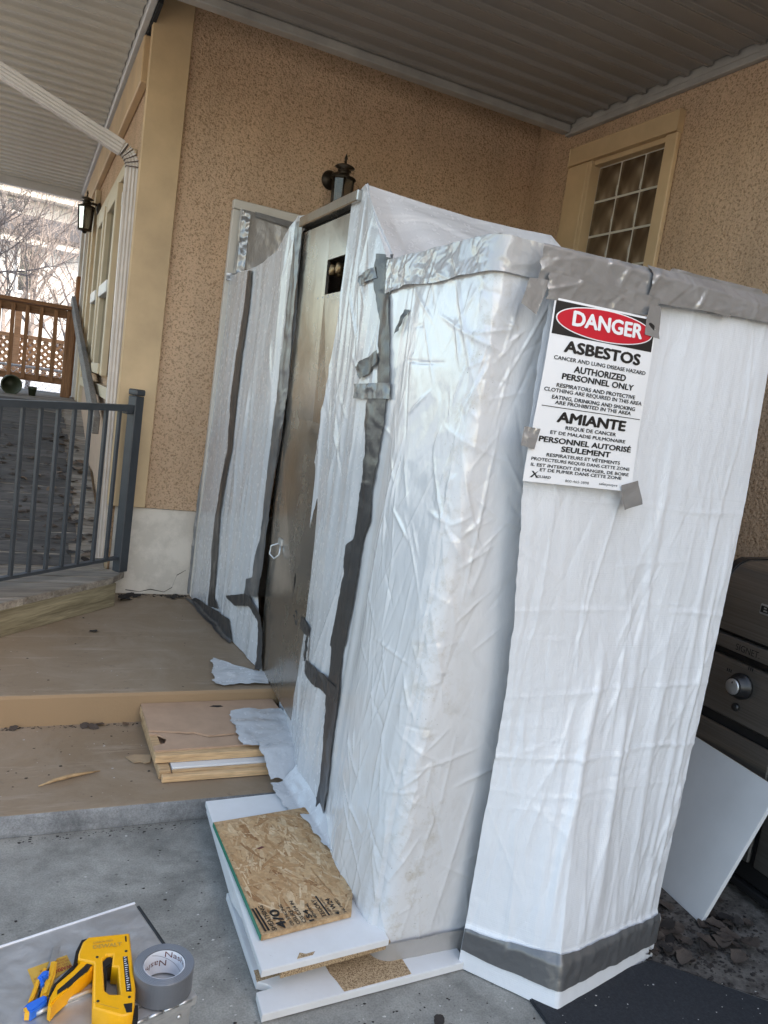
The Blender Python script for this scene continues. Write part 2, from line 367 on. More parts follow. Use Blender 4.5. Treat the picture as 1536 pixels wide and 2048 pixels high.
def frombm(name, bm, mat=None, parent=None, smooth=False):
    me = bpy.data.meshes.new(name); bmesh.ops.recalc_face_normals(bm, faces=bm.faces[:]); bm.to_mesh(me); bm.free()
    if smooth: me.polygons.foreach_set('use_smooth', [True]*len(me.polygons))
    return link(name, me, mat, parent)
def bbox(bm, a, c, bev=0.0, M=None, seg=1):
    (x0, y0, z0), (x1, y1, z1) = a, c
    g = bmesh.ops.create_cube(bm, size=1.0)['verts']
    for v in g: v.co = Vector(((x0+x1)/2+v.co.x*(x1-x0), (y0+y1)/2+v.co.y*(y1-y0), (z0+z1)/2+v.co.z*(z1-z0)))
    if bev:
        es = list({e for v in g for e in v.link_edges}); r = bmesh.ops.bevel(bm, geom=es, offset=bev, segments=seg, affect='EDGES', profile=0.7)
        g = list({v for f in r['faces'] for v in f.verts} | {v for v in g if v.is_valid})
    if M is not None: bmesh.ops.transform(bm, matrix=M, verts=g)
    return g
def box(name, a, c, mat, parent=None, bev=0.0, M=None, seg=1):
    bm = bmesh.new(); bbox(bm, a, c, bev, M, seg); return frombm(name, bm, mat, parent)
def prism(name, pts, z0, z1, mat, parent=None, bev=0.0, jag=0):
    """outline in plan, extruded from z0 to z1"""
    bm = bmesh.new(); vs = [bm.verts.new((p[0], p[1], z0)) for p in pts]; f = bm.faces.new(vs)
    r = bmesh.ops.extrude_face_region(bm, geom=[f]); nv = [e for e in r['geom'] if isinstance(e, bmesh.types.BMVert)]
    for v in nv: v.co.z = z1
    if bev:
        te = [e for e in bm.edges if all(abs(v.co.z-max(z0, z1)) < 1e-6 for v in e.verts)]
        bmesh.ops.bevel(bm, geom=te, offset=bev, segments=2, affect='EDGES')
    bmesh.ops.triangulate(bm, faces=[f for f in bm.faces if len(f.verts) > 4])
    return frombm(name, bm, mat, parent)
def btube(bm, path, r, n=8, closed=False, cap=True):
    rings = []; P = [Vector(p) for p in path]; N = len(P)
    prev = None
    for i, p in enumerate(P):
        t = (P[(i+1) % N]-P[i-1]) if closed else (P[min(i+1, N-1)]-P[max(i-1, 0)])
        t.normalize()
        if prev is None: a = Vector((0, 0, 1)) if abs(t.z) < 0.9 else Vector((1, 0, 0)); s = t.cross(a).normalized()
        else: s = (prev - t*prev.dot(t)).normalized()
        prev = s; q = t.cross(s); rr = r[i] if hasattr(r, '__len__') else r
        rings.append([bm.verts.new(p + (s*math.cos(2*math.pi*k/n)+q*math.sin(2*math.pi*k/n))*rr) for k in range(n)])
    for i in range(N if closed else N-1):
        A, B = rings[i], rings[(i+1) % N]
        for k in range(n): bm.faces.new((A[k], A[(k+1) % n], B[(k+1) % n], B[k]))
    if cap and not closed: bm.faces.new(rings[0][::-1]); bm.faces.new(rings[-1])
def tube(name, path, r, mat, parent=None, n=8, closed=False):
    bm = bmesh.new(); btube(bm, path, r, n, closed); return frombm(name, bm, mat, parent, True)
def blathe(bm, prof, c=(0, 0, 0), n=20, M=None):
    rings = []
    for r, z in prof:
        rings.append([bm.verts.new((c[0]+r*math.cos(2*math.pi*k/n), c[1]+r*math.sin(2*math.pi*k/n), c[2]+z)) for k in range(n)])
    for A, B in zip(rings, rings[1:]):
        for k in range(n): bm.faces.new((A[k], A[(k+1) % n], B[(k+1) % n], B[k]))
    bm.faces.new(rings[0][::-1]); bm.faces.new(rings[-1])
    if M is not None: bmesh.ops.transform(bm, matrix=M, verts=[v for r in rings for v in r])
def lathe(name, prof, c, mat, parent=None, n=20, M=None, smooth=True):
    bm = bmesh.new(); blathe(bm, prof, c, n, M); return frombm(name, bm, mat, parent, smooth)
def beam(name, a, c, wd, ht, mat, parent=None, bev=0.004, upv=(0, 0, 1)):
    """a rectangular bar from a to c, wd across, ht along up"""
    a, c = Vector(a), Vector(c); t = (c-a); L = t.length; t.normalize(); s = t.cross(Vector(upv)).normalized(); u = s.cross(t)
    M = Matrix((t, s, u)).transposed().to_4x4(); M.translation = a
    return box(name, (0, -wd/2, -ht/2), (L, wd/2, ht/2), mat, parent, bev, M)
def grid(name, P, mat, parent=None, uv=None, attrs=None):
    """P: (nu, nv, 3) array of points, smooth shaded sheet"""
    nu, nv = P.shape[:2]
    idx = np.arange(nu*nv).reshape(nu, nv)
    q = np.stack([idx[:-1, :-1], idx[1:, :-1], idx[1:, 1:], idx[:-1, 1:]], -1).reshape(-1, 4)
    me = bpy.data.meshes.new(name)
    me.vertices.add(nu*nv); me.vertices.foreach_set('co', P.reshape(-1).astype(np.float32))
    me.loops.add(q.size); me.loops.foreach_set('vertex_index', q.reshape(-1).astype(np.int32))
    me.polygons.add(len(q)); me.polygons.foreach_set('loop_start', np.arange(0, q.size, 4).astype(np.int32))
    me.polygons.foreach_set('loop_total', np.full(len(q), 4, np.int32)); me.polygons.foreach_set('use_smooth', np.ones(len(q), bool))
    me.update(calc_edges=True)
    if uv is not None:
        l = me.uv_layers.new(name='UVMap'); l.data.foreach_set('uv', uv.reshape(-1, 2)[q.reshape(-1)].reshape(-1).astype(np.float32))
    for k, v in (attrs or {}).items():
        a = me.attributes.new(k, 'FLOAT', 'POINT'); a.data.foreach_set('value', v.reshape(-1).astype(np.float32))
    me.validate()
    return link(name, me, mat, parent)
def icopy(o, parent=None, loc=None, M=None):
    c = o.copy(); COL.objects.link(c)
    for k in list(c.keys()):
        if parent is not None and k in ('label', 'category', 'group'): del c[k]
    if parent is not None:
        c.parent = parent; c.matrix_parent_inverse = o.matrix_parent_inverse.copy()
    if M is not None: c.matrix_parent_inverse = M
    return c

TEXTS = []
def text(s, org, xd, yd, wd, ht, mat, parent, bold=0.0, wrap=None, lift=0.0):
    """queue flat lettering: baseline-left corner org, width wd along xd, cap height ht along yd"""
    TEXTS.append((s, Vector(org), Vector(xd).normalized(), Vector(yd).normalized(), wd, ht, mat, parent, bold, wrap))
def flush_texts():
    objs = []
    for t in TEXTS:
        cu = bpy.data.curves.new('lettering', 'FONT'); cu.body = t[0]; cu.offset = 0.0; cu.resolution_u = 3
        o = bpy.data.objects.new('lettering', cu); COL.objects.link(o); objs.append(o)
    ref = bpy.data.curves.new('lettering', 'FONT'); ref.body = 'H'; ro = bpy.data.objects.new('lettering', ref); COL.objects.link(ro)
    dg = bpy.context.evaluated_depsgraph_get()
    caph = max(v.co.y for v in ro.evaluated_get(dg).to_mesh().vertices)
    mes = [bpy.data.meshes.new_from_object(o.evaluated_get(dg)) for o in objs]
    for o in objs+[ro]:
        cu = o.data; bpy.data.objects.remove(o); bpy.data.curves.remove(cu)
    for t, me in zip(TEXTS, mes):
        s, org, xd, yd, wd, ht, mat, parent, bold, wrap = t
        n = len(me.vertices); co_ = np.empty(n*3, np.float32); me.vertices.foreach_get('co', co_); co_ = co_.reshape(-1, 3)
        x0, x1 = co_[:, 0].min(), co_[:, 0].max()
        X = (co_[:, 0]-x0)/(x1-x0); Y = co_[:, 1]/caph
        copies = [(0, 0)] if bold < 0.009 else [(0, 0), (1, 0), (-1, 0), (0, 0.8), (0, -0.8), (0.7, 0.6), (-0.7, -0.6)]
        bx_, by_ = bold*0.9/(x1-x0), bold*0.9/caph
        polys = [tuple(p.vertices) for p in me.polygons]; V = []; F = []
        nrm = np.array(xd.cross(yd))
        for ci, (ox, oy) in enumerate(copies):
            lift = ci*0.00006
            if wrap: P = [np.array(wrap(a+ox*bx_, c+oy*by_))+np.array((0, -lift, 0)) for a, c in zip(X, Y)]
            else: P = [np.array(org)+(a+ox*bx_)*wd*np.array(xd)+(c+oy*by_)*ht*np.array(yd)+nrm*lift for a, c in zip(X, Y)]
            F += [tuple(i+len(V) for i in p) for p in polys]; V += [tuple(p) for p in P]
        bpy.data.meshes.remove(me); me = bpy.data.meshes.new('lettering'); me.from_pydata(V, [], F); me.update()
        me.name = 'lettering'
        link('lettering', me, mat, parent)

# ================================================================== GROUND AND STEPS
WY, WX, W3X = 4.55, 2.93, 0.50            # back wall, right wall, porch-side wall planes
CZ = 3.297                                # underside of the porch roofs
tag(mesh('driveway', [(-150, -150, 0), (150, -150, 0), (150, 150, 0), (-150, 150, 0)], [(0, 1, 2, 3)], 'driveway_concrete'), kind='structure')
yard = tag(prism('snowy_yard', [(-60, 10.4), (60, 10.4), (60, 90), (-60, 90)], 0.02, 0.86, 'snow'), kind='structure')
st = tag(empty('concrete_steps', (0, 3, 0)), kind='structure')
bm = bmesh.new(); bbox(bm, (-3.2, 2.46, 0.0), (2.6, 3.2, 0.079), 0.012, None, 2)
lower = frombm('step', bm, ['brown_paint', 'step_edge'], st)
for p in lower.data.polygons:
    if p.normal.y < -0.6 or (p.normal.z < 0.75 and p.center.y < 2.5): p.material_index = 1
box('landing', (-3.2, 3.096, 0.0), (2.9, 4.62, 0.208), 'brown_paint', st, 0.015, None, 2)

# ================================================================== HOUSE
house = empty('stucco_house', (2, 5, 0), 'peach stucco house with tan trim standing behind the covered porch', 'house')
box('stucco_wall', (W3X+0.01, WY, 0.722), (12, WY+0.2, 5.4), 'stucco', house)
box('foundation', (W3X+0.02, WY+0.012, 0.0), (WX, WY+0.2, 0.718), 'foundation', house)
# right wall with the glass block opening, lengthened out of view to block the sun
wy0, wy1, wz0, wz1 = 3.335, 3.935, 2.05, 3.075
bm = bmesh.new()
bbox(bm, (WX, -9, 0.0), (WX+0.2, wy0, 5.4)); bbox(bm, (WX, wy1, 0.0), (WX+0.2, WY-0.001, 5.4))
bbox(bm, (WX, wy0, 0.0), (WX+0.2, wy1, wz0)); bbox(bm, (WX, wy0, wz1), (WX+0.2, wy1, 5.4))
frombm('stucco_wall', bm, 'stucco', house)
box('stucco_wall', (W3X, WY+0.02, 0.3), (W3X+0.2, 9.55, 5.4), 'stucco', house)
box('end_wall', (W3X+0.01, 9.55, 0.0), (12, 9.7, 5.4), 'stucco', house)
box('roof', (W3X-0.3, WY+0.25, 5.4), (12.5, 10, 5.6), 'roof_shingle', house)
box('roof', (WX-0.05, -9.3, 5.41), (12.5, WY+0.2, 5.61), 'roof_shingle', house)
box('end_wall', (WX+0.01, -9.0, 0.0), (12, -8.8, 5.4), 'stucco', house)
ck = [(0.955, 0.36), (0.905, 0.325), (0.895, 0.29), (0.885, 0.25), (0.84, 0.222), (0.76, 0.235), (0.70, 0.22), (0.62, 0.228)]
vs = []; fs = []
for i, (x, z) in enumerate(ck):
    vs += [(x, WY+0.0105, z+0.001+0.003*(i % 2)), (x, WY+0.0105, z-0.0015)]
    if i: fs.append((2*i-2, 2*i, 2*i+1, 2*i-1))
mesh('crack', vs, fs, 'crumb_dark', house)
# corner boards
box('corner_board', (W3X-0.025, WY-0.028, 0.725), (W3X+0.178, WY-0.002, 3.7), 'tan_paint', house, 0.004)
box('corner_board', (W3X-0.027, WY+0.0, 0.727), (W3X-0.002, WY+0.018, 3.7), 'tan_paint', house, 0.004)
box('corner_base', (W3X-0.012, WY+0.005, 0.3), (W3X+0.006, WY+0.16, 0.72), 'tan_light', house)
# glass block window
win = box('window', (WX-0.002, wy0-0.09, wz1+0.0), (WX-0.034, wy1+0.2, wz1+0.105), 'tan_paint', house, 0.005)
box('casing', (WX-0.03, wy1+0.012, 1.9), (WX-0.001, wy1+0.2, wz1-0.002), 'tan_paint', win, 0.005)
box('casing', (WX-0.03, wy0-0.09, 1.9), (WX-0.001, wy0-0.008, wz1-0.002), 'tan_paint', win, 0.005)
box('sill', (WX-0.06, wy0-0.1, wz0-0.06), (WX-0.001, wy1+0.21, wz0-0.004), 'tan_paint', win, 0.005)
box('jamb', (WX-0.028, wy1-0.022, wz0), (WX+0.07, wy1+0.011, wz1-0.002), 'tan_paint', win, 0.003)
box('head_jamb', (WX-0.012, wy0+0.001, wz1-0.03), (WX+0.07, wy1-0.024, wz1-0.001), 'tan_paint', win, 0.003)
box('mortar', (WX+0.036, wy0+0.001, wz0+0.001), (WX+0.12, wy1-0.024, wz1-0.031), 'mortar', win)
bw_, bh_ = (wy1-0.024-wy0)/3, (wz1-0.031-wz0)/5
bm = bmesh.new(); bbox(bm, (-0.03, -bw_/2+0.006, -bh_/2+0.006), (0.03, bw_/2-0.006, bh_/2-0.006), 0.006, None, 2)
gb = None
for i in range(3):
    for j in range(5):
        if gb is None: gb = frombm('glass_block', bm, 'glass_block', win, True); o = gb
        else: o = icopy(gb, win)
        o.location = (WX+0.062, wy0+bw_*(i+0.5), wz0+bh_*(j+0.5))
# white door frame on the back wall behind the enclosure
df = box('door_frame', (0.985, WY-0.045, 0.21), (1.035, WY-0.002, 2.452), 'white_frame', house, 0.004)
box('head', (0.985, WY-0.047, 2.455), (1.98, WY-0.002, 2.505), 'white_frame', df, 0.004)
box('jamb', (1.93, WY-0.045, 0.21), (1.98, WY-0.002, 2.452), 'white_frame', df, 0.004)
# porch-side wall: beam, casings, two windows, panels
box('beam', (W3X-0.048, WY+0.13, 3.02), (W3X-0.002, 9.5, 3.258), 'tan_paint', house, 0.006)
box('casing', (W3X-0.03, 4.95, 2.66), (W3X-0.002, 7.4, 2.74), 'tan_light', house, 0.004)
for (y0, y1, nm) in ((5.55, 6.22, 'near'), (6.48, 7.02, 'far')):
    wn = box('window', (W3X-0.012, y0+0.04, 1.50), (W3X-0.004, y1-0.04, 2.60), 'window_glass', house)
    for a, c in (((W3X-0.045, y0-0.05, 1.42), (W3X-0.003, y0+0.04, 2.655)), ((W3X-0.045, y1-0.04, 1.42), (W3X-0.003, y1+0.05, 2.655))):
        box('frame', a, c, 'tan_light', wn, 0.005)
    box('frame', (W3X-0.042, y0+0.041, 2.57), (W3X-0.003, y1-0.041, 2.65), 'tan_light', wn, 0.004)
    box('sash_rail', (W3X-0.055, y0+0.041, 1.97), (W3X-0.003, y1-0.041, 2.05), 'white_vinyl', wn, 0.004)
    box('sill', (W3X-0.06, y0+0.041, 1.43), (W3X-0.003, y1-0.041, 1.50), 'tan_light', wn, 0.004)
for y0, y1 in ((5.0, 6.3), (6.33, 7.5)):
    box('wall_panel', (W3X-0.02, y0, 0.75), (W3X-0.002, y1, 1.28), 'hardboard', house, 0.003)
box('panel_rail', (W3X-0.04, 4.9, 1.285), (W3X-0.003, 7.7, 1.36), 'tan_light', house, 0.004)
for y0, y1, mt in ((7.56, 7.68, 'tan_light'), (8.0, 8.1, 'tan_light'), (8.6, 8.72, 'channel_white'), (9.35, 9.5, 'channel_white')):
    box('casing', (W3X-0.045, y0, 1.12), (W3X-0.002, y1, 2.98), mt, house, 0.004)

# ================================================================== PORCH ROOFS (ribbed aluminium pans)
def pan_mesh(x0, x1, pitch, rib, depth):
    f = pitch-rib
    pr = [(0, 0), (f*0.03, 0.004), (f*0.97, 0.004), (f, 0), (f+rib*0.05, -depth), (f+rib*0.33, -depth), (f+rib*0.38, -depth+0.007), (f+rib*0.48, -depth+0.007), (f+rib*0.53, -depth), (f+rib*0.95, -depth), (pitch-0.0008, -0.001)]
    n = len(pr); vs = [(x0, y, z) for y, z in pr]+[(x1, y, z) for y, z in pr]
    vs += [(x, y, z+0.01) for (x, y, z) in vs]; fs = []
    for i in range(n-1): fs += [(i, i+1, n+i+1, n+i), (2*n+i, 3*n+i, 3*n+i+1, 2*n+i+1)]
    fs += [(0, n, 3*n, 2*n), (n-1, 3*n-1, 4*n-1, 2*n-1)]
    me = bpy.data.meshes.new('ceiling_panel'); me.from_pydata(vs, [], fs); me.update(); return me
def pans(parent, me, y0, y1, pitch, z, mat='aluminium_white'):
    me.materials.append(MATS[mat]); y = y0
    while y < y1-0.01:
        o = link('ceiling_panel', me, None, parent); o.location = (0, y, z); y += pitch
pr_ = empty('porch_roof', (1.5, 3, CZ), 'grey white ribbed aluminium porch roof above the plastic enclosure', 'porch roof')
pans(pr_, pan_mesh(-0.62, WX-0.042, 0.15, 0.034, 0.017), 2.06, 4.1, 0.15, CZ+0.05, 'aluminium_shaded')
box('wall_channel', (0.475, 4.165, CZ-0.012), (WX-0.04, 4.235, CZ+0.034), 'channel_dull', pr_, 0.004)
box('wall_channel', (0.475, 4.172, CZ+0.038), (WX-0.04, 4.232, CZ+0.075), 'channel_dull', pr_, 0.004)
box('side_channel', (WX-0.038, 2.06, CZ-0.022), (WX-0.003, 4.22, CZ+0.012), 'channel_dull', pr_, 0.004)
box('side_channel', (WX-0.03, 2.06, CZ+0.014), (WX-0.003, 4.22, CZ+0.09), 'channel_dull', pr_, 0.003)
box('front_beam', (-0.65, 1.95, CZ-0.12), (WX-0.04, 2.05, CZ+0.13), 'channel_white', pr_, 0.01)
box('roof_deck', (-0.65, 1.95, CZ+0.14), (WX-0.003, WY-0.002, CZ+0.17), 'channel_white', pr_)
lr = empty('ramp_roof', (-1, 7, CZ), 'grey white ribbed aluminium roof over the wooden ramp', 'porch roof')
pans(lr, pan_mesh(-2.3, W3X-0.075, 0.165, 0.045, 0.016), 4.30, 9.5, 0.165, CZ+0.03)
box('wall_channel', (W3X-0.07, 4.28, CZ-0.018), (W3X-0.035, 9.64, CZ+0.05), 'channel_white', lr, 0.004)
box('wall_gap', (W3X-0.033, 4.28, CZ-0.03), (W3X-0.012, 9.6, CZ+0.04), 'gap_shade', lr)  # solid black strip in place of the gap's shade
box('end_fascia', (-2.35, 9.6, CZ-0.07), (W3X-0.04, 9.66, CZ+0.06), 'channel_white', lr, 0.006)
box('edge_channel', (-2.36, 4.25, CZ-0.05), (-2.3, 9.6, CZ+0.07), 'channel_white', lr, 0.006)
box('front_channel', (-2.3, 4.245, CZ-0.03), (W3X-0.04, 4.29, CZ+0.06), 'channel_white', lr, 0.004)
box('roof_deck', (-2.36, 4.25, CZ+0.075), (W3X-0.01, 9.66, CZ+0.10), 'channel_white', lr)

# ================================================================== DOWNSPOUT
ds = empty('downspout', (0.42, 4.6, 0.4), 'white ribbed metal downspout with a crimped elbow beside the tan corner board', 'downspout')
def ribbed_pipe(name, path, wdt, dpt, parent, side, crimp=False):
    """rectangular pipe with shallow flutes; side = width direction kept fixed"""
    prof = []
    for k in range(9): prof.append((-wdt/2+wdt*k/8, -dpt/2 + (0.0035 if k in (2, 4, 6) else 0)))
    prof += [(wdt/2, dpt/2), (-wdt/2, dpt/2)]
    bm = bmesh.new(); rings = []; P = [Vector(p) for p in path]
    for i, p in enumerate(P):
        t = (P[min(i+1, len(P)-1)]-P[max(i-1, 0)]).normalized(); s = Vector(side) - t*t.dot(Vector(side)); s.normalize(); q = t.cross(s)
        sc = (0.84 if (crimp and i % 2) else 1.0)
        rings.append([bm.verts.new(p+s*a*sc+q*c*sc) for a, c in prof])
    n = len(prof)
    for A, B in zip(rings, rings[1:]):
        for k in range(n): bm.faces.new((A[k], A[(k+1) % n], B[(k+1) % n], B[k]))
    bm.faces.new(rings[0][::-1]); bm.faces.new(rings[-1])
    o = frombm(name, bm, ['downspout_white', 'downspout_dark'], parent)
    if crimp:
        n = len(prof)
        for p in o.data.polygons:
            if p.index < n*(len(path)-1) and (p.index//n) % 4 == 1: p.material_index = 1  # dark bands on some of the crimp rings
    return o
DX, DY = 0.446, 4.60
DL = lambda z: DX+0.022*(2.5-z)/2.1
ribbed_pipe('pipe', [(DL(0.40), DY, 0.40), (DL(1.0), DY, 1.0)], 0.066, 0.05, ds, (1, 0, 0))
ribbed_pipe('pipe', [(DL(0.92), DY, 0.92), (DL(2.39), DY, 2.39)], 0.072, 0.055, ds, (1, 0, 0))
ribbed_pipe('collar', [(DL(2.35), DY, 2.35), (DL(2.42), DY, 2.42)], 0.077, 0.060, ds, (1, 0, 0))
ribbed_pipe('pipe', [(DL(2.41), DY, 2.41), (DX, DY, 2.545)], 0.070, 0.053, ds, (1, 0, 0))
arc = []
for k in range(21):
    a = k/20*R(68); arc.append((DX-0.1*(1-math.cos(a)), DY, 2.545+0.1*math.sin(a)))
ribbed_pipe('elbow', arc, 0.072, 0.055, ds, (math.cos(0.6), 0, -math.sin(0.6)), True)
e = Vector(arc[-1]); dv = Vector((-0.93, 0, 0.335)).normalized()
ribbed_pipe('pipe', [e, e+dv*0.11], 0.074, 0.057, ds, (0.335, 0, 0.93))
ribbed_pipe('pipe', [e+dv*0.10, e+dv*1.45], 0.067, 0.05, ds, (0.335, 0, 0.93))

# ================================================================== DECK, RAMP
deck = empty('wooden_ramp', (0, 4.5, 0.2), 'weathered plank ramp with dark grip strips climbing beside the tan wall', 'ramp')
def xfront(y): return (y-3.785)/0.967
y = 2.6; k = 0
while y < 4.44:
    y2 = min(y+0.134, 4.45); a, c = min(xfront(y), 0.58), min(xfront(y2), 0.585); z = 0.375+random.uniform(-0.003, 0.002)
    pts = [(-2.1, y), (a, y), (c, y2), (-2.1, y2)]
    prism('plank', pts, z-0.034, z, 'deck_wood', deck, 0.003); y = y2+0.006
ja, jb = Vector((-1.3, 2.52, 0)), Vector((0.535, 4.302, 0)); jl = (jb-ja).length
rj = box('rim_joist', (0, 0, 0.209), (jl, 0.038, 0.338), 'joist_wood', deck, 0.002)
rj.location = ja; rj.rotation_euler = (0, 0, math.atan2(jb.y-ja.y, jb.x-ja.x))
SLOPE = math.atan2(0.715, 3.05)
gm = None
for k in range(22):
    y = 4.455+k*0.1393; z = 0.38+(y-4.455)*0.2344+random.uniform(-0.002, 0.003)
    M = Matrix.Translation((0, y, z)) @ Matrix.Rotation(SLOPE, 4, 'X')
    pk = box('plank', (-2.1, 0, -0.034), (W3X-0.016, 0.134, 0), 'deck_wood', deck, 0.003, M)
    xe = 0.335+random.uniform(-0.035, 0.02)
    n = 34; vs = []; fs = []
    for i in range(n+1):
        x = -2.05+(xe+2.05)*i/n; a = 0.004+random.uniform(-0.006, 0.014); c = 0.137+random.uniform(-0.006, 0.008)
        zz = random.uniform(0.002, 0.007)
        vs += [M @ Vector((x, a, zz)), M @ Vector((x, c, zz+random.uniform(0, 0.004))), M @ Vector((x, c, -0.001)), M @ Vector((x, a, -0.001))]
    for i in range(n):
        o4 = 4*i
        for j in range(4): fs.append((o4+j, o4+(j+1) % 4, o4+4+(j+1) % 4, o4+4+j))
    mesh('grip_strip', vs, fs, 'grip_felt', deck)
for k in range(16):
    y = 7.525+k*0.14; box('plank', (-2.1, y, 1.066), (W3X-0.016, y+0.134, 1.10+random.uniform(-0.002, 0.002)), 'deck_wood', deck, 0.003)
box('stringer', (W3X-0.05, 4.47, 0.21), (W3X-0.014, 4.52, 0.34), 'joist_wood', deck)
hb = beam('wall_handrail', (0.415, 9.05, 2.10), (0.415, 5.0, 1.13), 0.04, 0.115, 'grey_board')
tag(hb, 'weathered grey board sloping along the porch wall above the ramp', 'handrail')

# black metal railing at the deck edge
rl = empty('metal_railing', (0.56, 4.42, 0.38), 'dark grey metal railing with thin bars at the front of the ramp', 'railing')
P0 = Vector((0.56, 4.42, 0)); D0 = Vector((0.59, 0.42, 0)).normalized()
Mr = Matrix((D0, Vector((-D0.y, D0.x, 0)), Vector((0, 0, 1)))).transposed().to_4x4(); Mr.translation = P0
pb = box('post', (-0.03, -0.03, 0.376), (0.03, 0.03, 1.355), 'rail_metal', rl, 0.004, Mr)
bm = bmesh.new(); bbox(bm, (-0.034, -0.034, 1.357), (0.034, 0.034, 1.392), 0.016, Mr, 3); frombm('post_cap', bm, 'rail_metal', rl)
box('post', (-0.835, -0.02, 0.37), (-0.79, 0.02, 1.262), 'rail_metal', rl, 0.004, Mr)
def railz(s): return 1.302+s*0.036
vs = []
for s in (-1.6, -0.03):
    for (t, z) in ((-0.022, -0.03), (0.022, -0.03), (0.022, 0.004), (-0.022, 0.004)): vs.append(Mr @ Vector((s, t, railz(s)+z)))
mesh('top_rail', vs, [(0, 1, 2, 3), (7, 6, 5, 4)]+[(j, j+4, (j+1) % 4+4, (j+1) % 4) for j in range(4)], 'rail_metal', rl)
vs = []
for s, z0 in ((-1.6, 0.385), (-0.03, 0.455)):
    for (t, z) in ((-0.015, -0.008), (0.015, -0.008), (0.015, 0.008), (-0.015, 0.008)): vs.append(Mr @ Vector((s, t, z0+z)))
mesh('bottom_rail', vs, [(0, 1, 2, 3), (7, 6, 5, 4)]+[(j, j+4, (j+1) % 4+4, (j+1) % 4) for j in range(4)], 'rail_metal', rl)
for s in (-0.106, -0.194, -0.293, -0.39, -0.483, -0.58, -0.676, -0.88, -0.975, -1.07, -1.165):
    box('baluster', (s-0.0095, -0.0095, 0.46+s*0.045), (s+0.0095, 0.0095, railz(s)-0.028), 'rail_metal', rl, 0.002, Mr)
box('bracket', (-0.075, -0.018, 1.255), (-0.03, 0.018, 1.29), 'rail_metal', rl, 0.003, Mr)

# wooden railing at the top of the ramp
wr = empty('wooden_railing', (0.4, 8.8, 1.1), 'brown wooden railing at the far end of the ramp landing', 'railing')
box('post', (0.355, 8.78, 1.10), (0.445, 8.87, 1.985), 'rail_wood_v', wr, 0.005)
box('top_rail', (-1.9, 8.74, 1.99), (0.475, 8.90, 2.028), 'rail_wood', wr, 0.005)
box('rail', (-1.9, 8.80, 1.90), (0.354, 8.84, 1.985), 'rail_wood', wr, 0.004)
box('rail', (-1.9, 8.80, 1.225), (0.354, 8.84, 1.29), 'rail_wood', wr, 0.004)
for x in (0.255, 0.12, -0.01, -0.14, -0.265, -0.39, -0.52, -0.65, -0.78, -0.91, -1.04): box('baluster', (x-0.019, 8.772, 1.24), (x+0.019, 8.798, 1.97), 'rail_wood_v', wr, 0.003)
tag(box('gate_post', (0.44, 9.28, 1.10), (0.53, 9.37, 2.39), 'rail_wood_v', None, 0.012), 'tall orange brown wooden post behind the far railing', 'post')
def pot(name, c, r, L, label):
    o = empty(name, c, label, 'pot')
    M = Matrix.Translation(c) @ Matrix.Rotation(R(97), 4, 'X') @ Matrix.Rotation(R(8), 4, 'Y')
    lathe('shell', [(r*0.72, -L/2), (r*0.97, L/2-0.02), (r*1.06, L/2-0.02), (r*1.06, L/2), (r*0.93, L/2), (r*0.66, -L/2+0.01)], (0, 0, 0), 'pot_green', o, 24, M)
    return o
pot('flower_pot', (-0.11, 8.28, 1.195), 0.088, 0.19, 'dark green plastic flower pot lying on its side on the ramp landing')
sp_ = empty('flower_pot', (0.085, 8.3, 1.10), 'small dark pot standing upright on the ramp landing', 'pot')
lathe('shell', [(0.03, 0.0), (0.036, 0.055), (0.04, 0.055), (0.04, 0.085), (0.034, 0.085), (0.028, 0.02)], (0.085, 8.3, 1.102), 'pot_green', sp_, 18)

